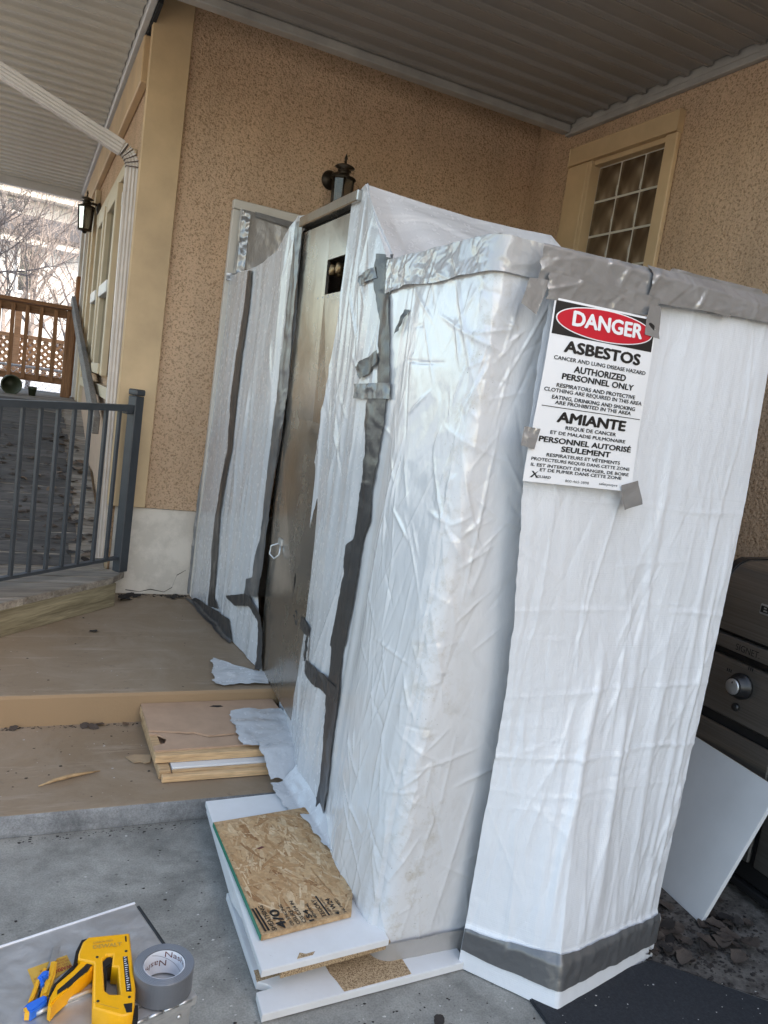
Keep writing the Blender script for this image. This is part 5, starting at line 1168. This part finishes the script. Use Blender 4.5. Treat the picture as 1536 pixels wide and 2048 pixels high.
prism('bumper', [(0.1848, 1.3885), (0.1727, 1.3868), (0.1609, 1.3591), (0.1548, 1.3252), (0.1624, 1.3342), (0.1647, 1.3491), (0.1736, 1.3766), (0.1826, 1.3779)], BZ+0.002, SZ-0.002, 'tool_black', stp, 0.002)
lev = prism('lever', [(0.1903, 1.3303), (0.1877, 1.3146), (0.1657, 1.2926), (0.1256, 1.2548), (0.1159, 1.2411), (0.1115, 1.247), (0.1152, 1.2635), (0.1268, 1.2904), (0.1558, 1.3184), (0.1683, 1.3371)], BZ+0.004, SZ-0.006, 'tool_yellow', stp, 0.003)
prism('lever_slot', [(0.1847, 1.3268), (0.1888, 1.3235), (0.1792, 1.3086), (0.1451, 1.2757), (0.1257, 1.2629), (0.1267, 1.2726), (0.1531, 1.2984), (0.1789, 1.3261)], SZ-0.0075, SZ-0.0055, 'tool_black', lev)
prism('lever_grip', [(0.1683, 1.3372), (0.1558, 1.3185), (0.1268, 1.2906), (0.1152, 1.2637), (0.1128, 1.2690), (0.122, 1.2945), (0.149, 1.324), (0.161, 1.338)], BZ+0.004, SZ-0.009, 'tool_black', stp, 0.002)
prism('belt_clip', [(0.199, 1.3856), (0.202, 1.3955), (0.2279, 1.394), (0.2301, 1.384), (0.2291, 1.3818)], BZ+0.006, SZ-0.008, 'tool_black', stp, 0.002)
lab = prism('label', [(0.2393, 1.3197), (0.2474, 1.3188), (0.2446, 1.2314), (0.2357, 1.2338)], SZ, SZ+0.0006, 'tool_black', stp)
for k in range(16):
    a = k/15.0; p = Vector((0.2393, 1.316)).lerp(Vector((0.2365, 1.236)), a)
    mesh('print', [(p.x+dx, p.y+dy, SZ+0.0009) for dx, dy in ((0.0012, 0), (0.0012+random.uniform(0.002, 0.0065), 0), (0.0012+random.uniform(0.002, 0.0065), 0.0022), (0.0012, 0.0018))], [(0, 1, 2, 3)], 'core_white', lab)
prism('nose', [(0.2283, 1.2065), (0.2425, 1.2055), (0.2400, 1.186), (0.231, 1.187)], SZ, SZ+0.0006, 'tool_black', stp)
prism('nose_guard', [(0.247, 1.215), (0.2545, 1.214), (0.251, 1.186), (0.242, 1.183)], BZ+0.002, SZ-0.012, 'tool_black', stp, 0.002)
prism('vent', [(0.2488, 1.3735), (0.2515, 1.3733), (0.2507, 1.3575), (0.2478, 1.3595)], SZ, SZ+0.0005, 'tool_black', stp)
text("DEWALT", (0.1905, 1.3530, SZ+0.0006), (0.996, -0.085, 0), (0.085, 0.996, 0), 0.05, 0.0095, 'sticker_orange', stp, 0.045)
text("CARBON FIBER", (0.191, 1.3665, SZ+0.0006), (0.998, -0.05, 0), (0.05, 0.998, 0), 0.036, 0.0045, 'sticker_orange', stp, 0.02)

for (x_, y_) in ((0.1955, 1.3300), (0.2465, 1.3330), (0.1885, 1.2240), (0.2395, 1.2200)):
    lathe('screw', [(0.0026, 0), (0.0026, 0.0007), (0.0012, 0.0008)], (x_, y_, SZ), 'tool_black', stp, 10)
mesh('seam', [(0.1806, 1.2235, SZ+0.0002), (0.2200, 1.1975, SZ+0.0002), (0.2204, 1.1986, SZ+0.0002), (0.1808, 1.2247, SZ+0.0002)], [(0, 1, 2, 3)], 'sticker_orange', stp)
# snap-off knife
kf = empty('utility_knife', (0.1, 1.33, BZ), 'yellow utility knife with blue slider and blue end cap on the metal box', 'knife')
prism('blade', [(0.1269, 1.4153), (0.1395, 1.4146), (0.1302, 1.3788), (0.1257, 1.3732), (0.1123, 1.3547), (0.1218, 1.3878)], BZ+0.008, BZ+0.0105, 'steel', kf, 0.0006)
prism('channel', [(0.126, 1.388), (0.1302, 1.3788), (0.1075, 1.285), (0.0945, 1.284), (0.1123, 1.3547)], BZ+0.003, BZ+0.007, 'tool_black', kf, 0.0006)
prism('handle_side', [(0.121, 1.3706), (0.1311, 1.3691), (0.1271, 1.3341), (0.1148, 1.2899), (0.0998, 1.284), (0.1057, 1.3126), (0.1144, 1.3332)], BZ+0.002, BZ+0.018, 'knife_yellow', kf, 0.004)
prism('handle_side', [(0.1086, 1.3561), (0.1128, 1.3529), (0.1018, 1.3239), (0.0905, 1.2845), (0.0812, 1.2773), (0.0949, 1.3257), (0.1021, 1.3407)], BZ+0.002, BZ+0.018, 'knife_yellow', kf, 0.002)
prism('slider', [(0.0974, 1.3293), (0.1059, 1.3419), (0.1163, 1.3413), (0.1153, 1.3288), (0.1069, 1.3247), (0.1081, 1.3119), (0.1025, 1.3062), (0.1014, 1.3219)], BZ+0.006, BZ+0.023, 'knife_blue', kf, 0.003)
prism('end_cap', [(0.0753, 1.2693), (0.0812, 1.2763), (0.1066, 1.2881), (0.1119, 1.2837), (0.1117, 1.2729), (0.0876, 1.2545), (0.076, 1.2577)], BZ+0.001, BZ+0.019, 'knife_blue', kf, 0.003)
prism('cap_tip', [(0.0752, 1.267), (0.081, 1.267), (0.084, 1.2535), (0.0765, 1.2555)], BZ+0.003, BZ+0.0192, 'knife_yellow', kf, 0.002)

# roll of duct tape
rc = Vector((0.306, 1.272, BZ+0.002)); RO, RI, RH = 0.0535, 0.0372, 0.048
rl_ = empty('duct_tape_roll', rc, 'grey roll of duct tape with a printed white core standing on the metal box', 'tape roll')
def ringpart(name, r_out, r_in, h0, h1, mat, n=56):
    bm = bmesh.new(); R4 = []
    for (r_, h_) in ((r_in, h0), (r_out, h0), (r_out, h1-0.001), (r_out-0.001, h1), (r_in, h1)): R4.append([bm.verts.new((rc.x+r_*math.cos(2*math.pi*k/n), rc.y+r_*math.sin(2*math.pi*k/n), rc.z+h_)) for k in range(n)])
    for i in range(5):
        A, B = R4[i], R4[(i+1) % 5]
        for k in range(n): bm.faces.new((A[k], A[(k+1) % n], B[(k+1) % n], B[k]))
    return frombm(name, bm, mat, rl_)
rp = ringpart('tape', RO, RI+0.0005, 0, RH, ['tape_roll_grey', 'tape_roll_side'])
for p in rp.data.polygons:
    if p.normal.z > 0.9: p.material_index = 1
for k in range(5):
    rr = RI+0.003+k*0.0028; ringpart('layer_edge', rr+0.0011, rr, RH-0.001, RH+0.0004, 'tape_roll_grey')
core = ringpart('core', RI, RI-0.002, 0.001, RH-0.0015, 'core_white')
def corewrap(a0, a1, z0, z1, r_):
    def f(X, Y):
        a = a0+(a1-a0)*X; z = z0+(z1-z0)*Y; return (rc.x+r_*math.cos(a), rc.y+r_*math.sin(a), rc.z+z)
    return f
text("Nashua", (0, 0, 0), (1, 0, 0), (0, 0, 1), 1, 1, 'print_brown', core, 0.0, corewrap(R(78), R(-25), RH-0.014, RH-0.003, RI-0.0024))
text("Nashua", (0, 0, 0), (1, 0, 0), (0, 0, 1), 1, 1, 'print_brown', core, 0.0, corewrap(R(72), R(170), RH-0.020, RH-0.032, RI-0.0024))
n = 40; vs = []; fs = []
for k in range(n+1):
    a = R(120)-R(150)*k/n; z = RH-0.004-0.04*k/n; r_ = RI-0.0023
    vs += [(rc.x+r_*math.cos(a), rc.y+r_*math.sin(a), rc.z+z), (rc.x+r_*math.cos(a), rc.y+r_*math.sin(a), rc.z+z-0.0009)]
    if k: fs.append((2*k-2, 2*k, 2*k+1, 2*k-1))
mesh('core_seam', vs, fs, 'tape_roll_grey', core)

# ================================================================== GRILL, LEANING BOARD, MAT
GX = 2.35
gr = empty('gas_grill', (2.6, 1.5, 0), 'dark stainless gas grill against the right wall behind the enclosure', 'grill')
gy0, gy1 = 0.85, 1.99
# hood: rounded section extruded along y
sec = []
for k in range(13):
    a = R(90)*k/12; sec.append((GX+0.115-0.115*math.sin(a) if k else GX+0.115, 0))
pr = [(GX+0.005, 0.875)]+[(GX+0.0+0.13*(1-math.cos(R(80)*k/10)), 0.98+0.15*math.sin(R(80)*k/10)) for k in range(11)]+[(GX+0.40, 1.14), (GX+0.48, 1.02), (GX+0.48, 0.875)]
def hood(name, y0, y1, mat, grow=0.0):
    vs = []; fs = []; n = len(pr)
    cx, cz = GX+0.24, 0.95
    for y_ in (y0, y1):
        for x, z in pr: vs.append((cx+(x-cx)*(1+grow), y_, cz+(z-cz)*(1+grow)))
    for i in range(n): fs.append((i, (i+1) % n, n+(i+1) % n, n+i))
    fs += [tuple(range(n))[::-1], tuple(range(n, 2*n))]
    return mesh(name, vs, fs, mat, gr)
hd = hood('hood', gy0+0.03, gy1-0.032, 'grill_steel')
hood('hood_end', gy1-0.03, gy1, 'grill_black', 0.03); hood('hood_end', gy0, gy0+0.028, 'grill_black', 0.03)
box('firebox', (GX+0.03, gy0+0.03, 0.80), (GX+0.5, gy1-0.02, 0.873), 'grill_black', gr, 0.004)
bar = box('name_bar', (GX-0.012, gy0+0.02, 0.815), (GX+0.029, gy1-0.01, 0.862), 'grill_steel', gr, 0.004)
box('control_panel', (GX-0.004, gy0, 0.575), (GX+0.06, gy1, 0.785), 'grill_steel', gr, 0.006)
box('shadow_gap', (GX+0.028, gy0+0.01, 0.786), (GX+0.06, gy1-0.01, 0.812), 'grill_black', gr)
box('cabinet', (GX+0.02, gy0+0.01, 0.06), (GX+0.5, gy1-0.005, 0.573), 'grill_black', gr, 0.005)
for (y0, y1) in ((1.635, 1.985), (1.27, 1.615), (0.87, 1.25)):
    box('cabinet_door', (GX+0.002, y0, 0.13), (GX+0.019, y1, 0.535), 'grill_steel', gr, 0.005)
box('base', (GX+0.0, gy0, 0.03), (GX+0.5, gy1, 0.058), 'grill_black', gr, 0.005)
for y_ in (0.95, 1.9):
    for x in (GX+0.08, GX+0.42): lathe('caster', [(0.02, 0.0), (0.022, 0.028)], (x, y_, 0.001), 'grill_black', gr, 14)
Mk = Matrix.Rotation(R(-90), 4, 'Y')
for y_ in (1.795, 1.5, 1.2):
    k_ = lathe('knob', [(0.046, 0.0), (0.046, 0.012), (0.036, 0.016), (0.034, 0.042), (0.03, 0.045)], (0, 0, 0), 'grill_black', gr, 28, Matrix.Translation((GX-0.004, y_, 0.708)) @ Mk)
    lathe('knob_cap', [(0.0275, 0.045), (0.0275, 0.05), (0.024, 0.052)], (0, 0, 0), 'steel', k_, 24, Matrix.Translation((GX-0.004, y_, 0.708)) @ Mk)
    box('knob_mark', (GX-0.0575, y_-0.002, 0.72), (GX-0.0563, y_+0.002, 0.727), 'grill_black', k_)
lathe('igniter_button', [(0.015, 0), (0.015, 0.006), (0.011, 0.012), (0.004, 0.013)], (0, 0, 0), 'grill_black', gr, 18, Matrix.Translation((GX-0.004, 1.80, 0.628)) @ Mk)
text("SIGNET.", (GX-0.0126, 1.845, 0.826), (0, -1, 0), (0, 0, 1), 0.10, 0.022, 'print_black', bar, 0.0)
bd = box('badge', (GX-0.003, 1.40, 0.975), (GX+0.003, 1.792, 1.012), 'steel', gr, 0.003)
text("Broil King", (GX-0.0034, 1.785, 0.983), (0, -1, 0), (0, 0, 1), 0.30, 0.022, 'print_black', bd, 0.03)
for (yy, zz_) in ((1.858, 0.742), (1.775, 0.778)):
    for k in range(3): box('dial_mark', (GX-0.0046, yy-0.010+k*0.008, zz_-0.005), (GX-0.0036, yy-0.006+k*0.008, zz_+0.006), 'grill_black', gr)

lp = empty('leaning_board', (2.1, 1.7, 0), 'white board, toned down as shaded, leaning against the grill beside the flap', 'board')
a0, a1 = Vector((2.083, 1.562, 0.006)), Vector((2.125, 2.06, 0.006)); tp0 = Vector((2.300, 1.605, 0.460))
ev = (a1-a0).normalized(); hv = (tp0-a0); hv = hv-ev*hv.dot(ev); hl = hv.length; hv.normalize(); nv_ = ev.cross(hv)
Ml = Matrix((ev, hv, nv_)).transposed().to_4x4(); Ml.translation = a0
box('board', (0, 0, -0.001), ((a1-a0).length, hl, 0.014), 'melamine_shaded', lp, 0.001, Ml)
box('edge_band', (-0.0015, 0.0, -0.0005), (-0.0002, hl, 0.0135), 'melamine', lp, 0.0, Ml)
box('raw_edge', (0.002, hl+0.0002, 0.0), ((a1-a0).length, hl+0.0012, 0.013), 'chipboard', lp, 0.0, Ml)

mt = prism('rubber_mat', [(1.325, 1.44), (1.78, 1.467), (2.33, 0.92), (2.0, 0.45), (1.30, 0.9)], 0.002, 0.011, 'mat_black', None, 0.003)
tag(mt, 'black rubber mat on the ground below the hanging flap', 'mat')
dg_ = prism('dirt_patch', [(1.60, 1.52), (1.79, 1.472), (2.02, 1.25), (2.20, 1.10), (2.42, 0.92), (2.60, 1.2), (2.62, 2.1), (2.1, 2.4), (1.95, 1.9)], 0.0015, 0.004, 'dirt_ground')
tag(dg_, kind='structure')
fs_ = []
# ================================================================== LEAVES, SPLINTERS, CRUMBS
def leaf_mesh(seed):
    rnd = random.Random(seed); n = 9; vs = []; fs = []
    for i in range(n):
        t = i/(n-1); w_ = math.sin(math.pi*min(t*0.93+0.05, 1))**0.8*0.42*(1+0.18*rnd.uniform(-1, 1)); bend = 0.16*math.sin(t*3.1+seed)+0.05*rnd.uniform(-1, 1)
        cz = abs(bend)*0.8
        vs += [(t-0.5, -w_, 0.10*rnd.uniform(0.2, 1.6)+cz), (t-0.5, 0, cz*0.5), (t-0.5, w_, 0.10*rnd.uniform(0.2, 1.6)+cz)]
    for i in range(n-1):
        a = 3*i; fs += [(a, a+1, a+4, a+3), (a+1, a+2, a+5, a+4)]
    for i, z in enumerate((0.0,)): pass
    me = bpy.data.meshes.new('fallen_leaf'); me.from_pydata(vs, [], fs); me.update(); me.polygons.foreach_set('use_smooth', [True]*len(fs)); return me
LM = []
for mname in ('leaf_brown', 'leaf_dark', 'leaf_tan'):
    for s_ in range(3):
        me = leaf_mesh(s_*7+hash(mname) % 1 + len(LM)); me.materials.append(MATS[mname]); LM.append(me)
lf_rng = random.Random(11)
def leaf(x, y, z, size, label, group, kinds=(0, 1, 2, 3, 4, 5), tilt=0.35):
    me = LM[lf_rng.choice(kinds)]; o = bpy.data.objects.new('fallen_leaf', me); COL.objects.link(o)
    o.location = (x, y, z+0.002); o.scale = (size, size, size*(0.7 if z < 0.05 else 0.35)); o.rotation_euler = (lf_rng.uniform(-tilt, tilt), lf_rng.uniform(-tilt, tilt), lf_rng.uniform(0, 6.28))
    tag(o, label, 'leaf', group)
for k in range(64):
    if k < 30: x, y = lf_rng.gauss(1.84, 0.075), lf_rng.gauss(1.53, 0.05)
    elif k < 48: x, y = lf_rng.gauss(2.11, 0.05), lf_rng.gauss(1.55, 0.06)
    else: x, y = lf_rng.uniform(1.85, 2.25), lf_rng.uniform(1.25, 1.75)
    if x-1.78 < -(y-1.47)*1.0-0.0 and y < 1.47: continue
    leaf(x, y, 0.006+0.008*(k % 3), lf_rng.uniform(0.035, 0.07), 'dry brown leaf in the litter between the flap and the grill', 'leaves beside the grill', (0, 1, 2, 3, 4, 5, 0, 1))
for k in range(26):
    y = lf_rng.uniform(4.5, 6.6); x = min(lf_rng.gauss(0.36, 0.09), 0.46); z = 0.38+(y-4.455)*0.2344+0.008
    leaf(x, y, z, lf_rng.uniform(0.05, 0.09), 'dry leaf lying on the plank ramp beside the wall', 'leaves on the ramp', (0, 6, 7, 8, 6, 3))
for k in range(14):
    leaf(lf_rng.uniform(-0.4, 0.25), lf_rng.uniform(4.6, 6.4), 0, 0.07, 'dry leaf caught on the dark ramp strips', 'leaves on the dark ramp strips', (0, 6, 7, 1)); o = COL.objects[-1]; o.location.z = 0.38+(o.location.y-4.455)*0.2344+0.012
for (x, y) in ((0.60, 4.47), (0.64, 4.50), (0.62, 4.43), (0.68, 4.49), (0.59, 4.41)): leaf(x, y, 0.212, 0.06, 'dark leaf in the corner where the deck meets the foundation', 'leaves by the foundation', (3, 4, 5))
for (x, y) in ((0.86, 4.50), (0.90, 4.51), (0.93, 4.49), (0.88, 4.47)): leaf(x, y, 0.212, 0.05, 'dark leaf at the wall beside the enclosure tape', 'leaves by the enclosure tape', (3, 4, 5))
for (x, y) in ((0.315, 3.07), (0.345, 3.058), (0.37, 3.078), (0.47, 3.07), (0.06, 3.08)): leaf(x, y, 0.082, lf_rng.uniform(0.025, 0.05), 'dark leaf along the foot of the landing riser', 'leaves along the riser', (0, 6, 2, 1))
leaf(0.395, 3.86, 0.209, 0.045, 'small dark leaf alone on the brown landing', 'leaf on the landing', (3,))
leaf(1.05, 1.44, 0.004, 0.032, 'crumpled black leaf on the concrete before the white board', 'leaf before the board', (3,))
stc = tube('wood_splinter', [(0.141, 2.62, 0.084), (0.19, 2.645, 0.088), (0.25, 2.668, 0.089), (0.342, 2.695, 0.085)], [0.002, 0.006, 0.007, 0.002], 'stick_wood', None, 6)
tag(stc, 'pale thin wood splinter lying on the lower step', 'splinter')
sc_ = prism('paper_scrap', [(0.437, 2.785), (0.47, 2.80), (0.53, 2.79), (0.52, 2.735), (0.50, 2.728), (0.487, 2.742), (0.462, 2.738)], 0.083, 0.086, 'paper_brown', None)
tag(sc_, 'torn tan scrap beside the brown door slab on the step', 'scrap')
def crumbs(name, n, area, zf, smin, smax, mat, seed, label, cat):
    rnd = random.Random(seed); bm = bmesh.new()
    for k in range(n):
        x, y = area(rnd); s_ = rnd.uniform(smin, smax)*(0.5+rnd.random()); a = rnd.uniform(0, 6.28); z = zf(x, y)
        q_ = [(math.cos(a+j*1.26)*s_*rnd.uniform(0.4, 1.4), math.sin(a+j*1.26)*s_*rnd.uniform(0.4, 1.0)) for j in range(5)]
        vs = [bm.verts.new((x+u, y+v, z+0.0006)) for u, v in q_]; tp_ = bm.verts.new((x, y, z+s_*rnd.uniform(0.2, 0.6)))
        for j in range(5): bm.faces.new((vs[j], vs[(j+1) % 5], tp_))
    o = frombm(name, bm, mat); tag(o, label, cat, kind='stuff')
def drive(rnd):
    while True:
        x, y = rnd.uniform(-0.2, 1.5), rnd.uniform(1.0, 2.44)
        if rnd.random() < 0.25: x, y = rnd.gauss(0.55, 0.1), rnd.gauss(2.0, 0.25)
        elif rnd.random() < 0.3: x, y = rnd.gauss(1.0, 0.15), rnd.gauss(1.45, 0.06)
        if y < 2.44 and not (x > 0.62 and y > 1.55): return x, y
crumbs('dark_debris', 200, drive, lambda x, y: 0.0, 0.001, 0.0045, 'crumb_dark', 61, 'dark specks and flakes of debris scattered on the grey concrete', 'debris')
crumbs('pale_debris', 110, drive, lambda x, y: 0.0, 0.0012, 0.004, 'crumb_pale', 62, 'tiny pale plaster crumbs scattered on the grey concrete', 'debris')
crumbs('step_debris', 90, lambda r: (r.uniform(-0.3, 1.0), r.choice((r.uniform(2.5, 3.09), r.uniform(2.5, 3.09), r.uniform(3.12, 4.3)))), lambda x, y: 0.0795 if y < 3.095 else 0.2085, 0.0015, 0.006, 'crumb_dark', 63, 'dark crumbs scattered over the brown steps', 'debris')
crumbs('step_dust', 150, lambda r: (r.uniform(-0.3, 1.0), r.choice((r.uniform(2.5, 3.09), r.uniform(3.12, 4.3)))), lambda x, y: 0.0795 if y < 3.095 else 0.2085, 0.001, 0.0035, 'crumb_pale', 64, 'pale crumbs scattered over the brown steps', 'debris')
def litter(r):
    return (r.uniform(1.72, 2.35), r.uniform(1.2, 1.95))
crumbs('leaf_litter', 1300, lambda r: (r.gauss(1.98, 0.17), r.gauss(1.55, 0.17)), lambda x, y: 0.0042, 0.002, 0.009, 'leaf_dark', 65, 'dark broken leaf litter on the ground beside the grill', 'leaf litter')
crumbs('mat_specks', 90, lambda r: (r.uniform(1.36, 2.0), r.uniform(0.95, 1.40)), lambda x, y: 0.0112, 0.0008, 0.003, 'crumb_pale', 66, 'pale specks scattered on the black mat', 'debris')
crumbs('ramp_flakes', 260, lambda r: (r.uniform(-0.5, 0.45), r.uniform(4.5, 6.8)), lambda x, y: 0.388+(y-4.455)*0.2344, 0.008, 0.03, 'leaf_brown', 67, 'curled flakes and leaf bits on the ramp boards', 'debris')
crumbs('riser_dirt', 160, lambda r: (r.uniform(-0.3, 0.52), 3.093-abs(r.gauss(0, 0.014))), lambda x, y: 0.0795, 0.001, 0.006, 'crumb_dark', 68, 'line of dirt gathered along the foot of the landing riser', 'dirt')
crumbs('wall_dirt', 120, lambda r: (r.uniform(0.58, 0.97), 4.545-abs(r.gauss(0, 0.02))), lambda x, y: 0.2085, 0.002, 0.009, 'crumb_dark', 69, 'dirt gathered along the foundation on the brown landing', 'dirt')
crumbs('step_foot_dirt', 150, lambda r: (r.uniform(-0.3, 0.66), 2.455-abs(r.gauss(0, 0.02))), lambda x, y: 0.0, 0.001, 0.005, 'crumb_dark', 70, 'fine dirt gathered along the foot of the lower step', 'dirt')
flush_texts()
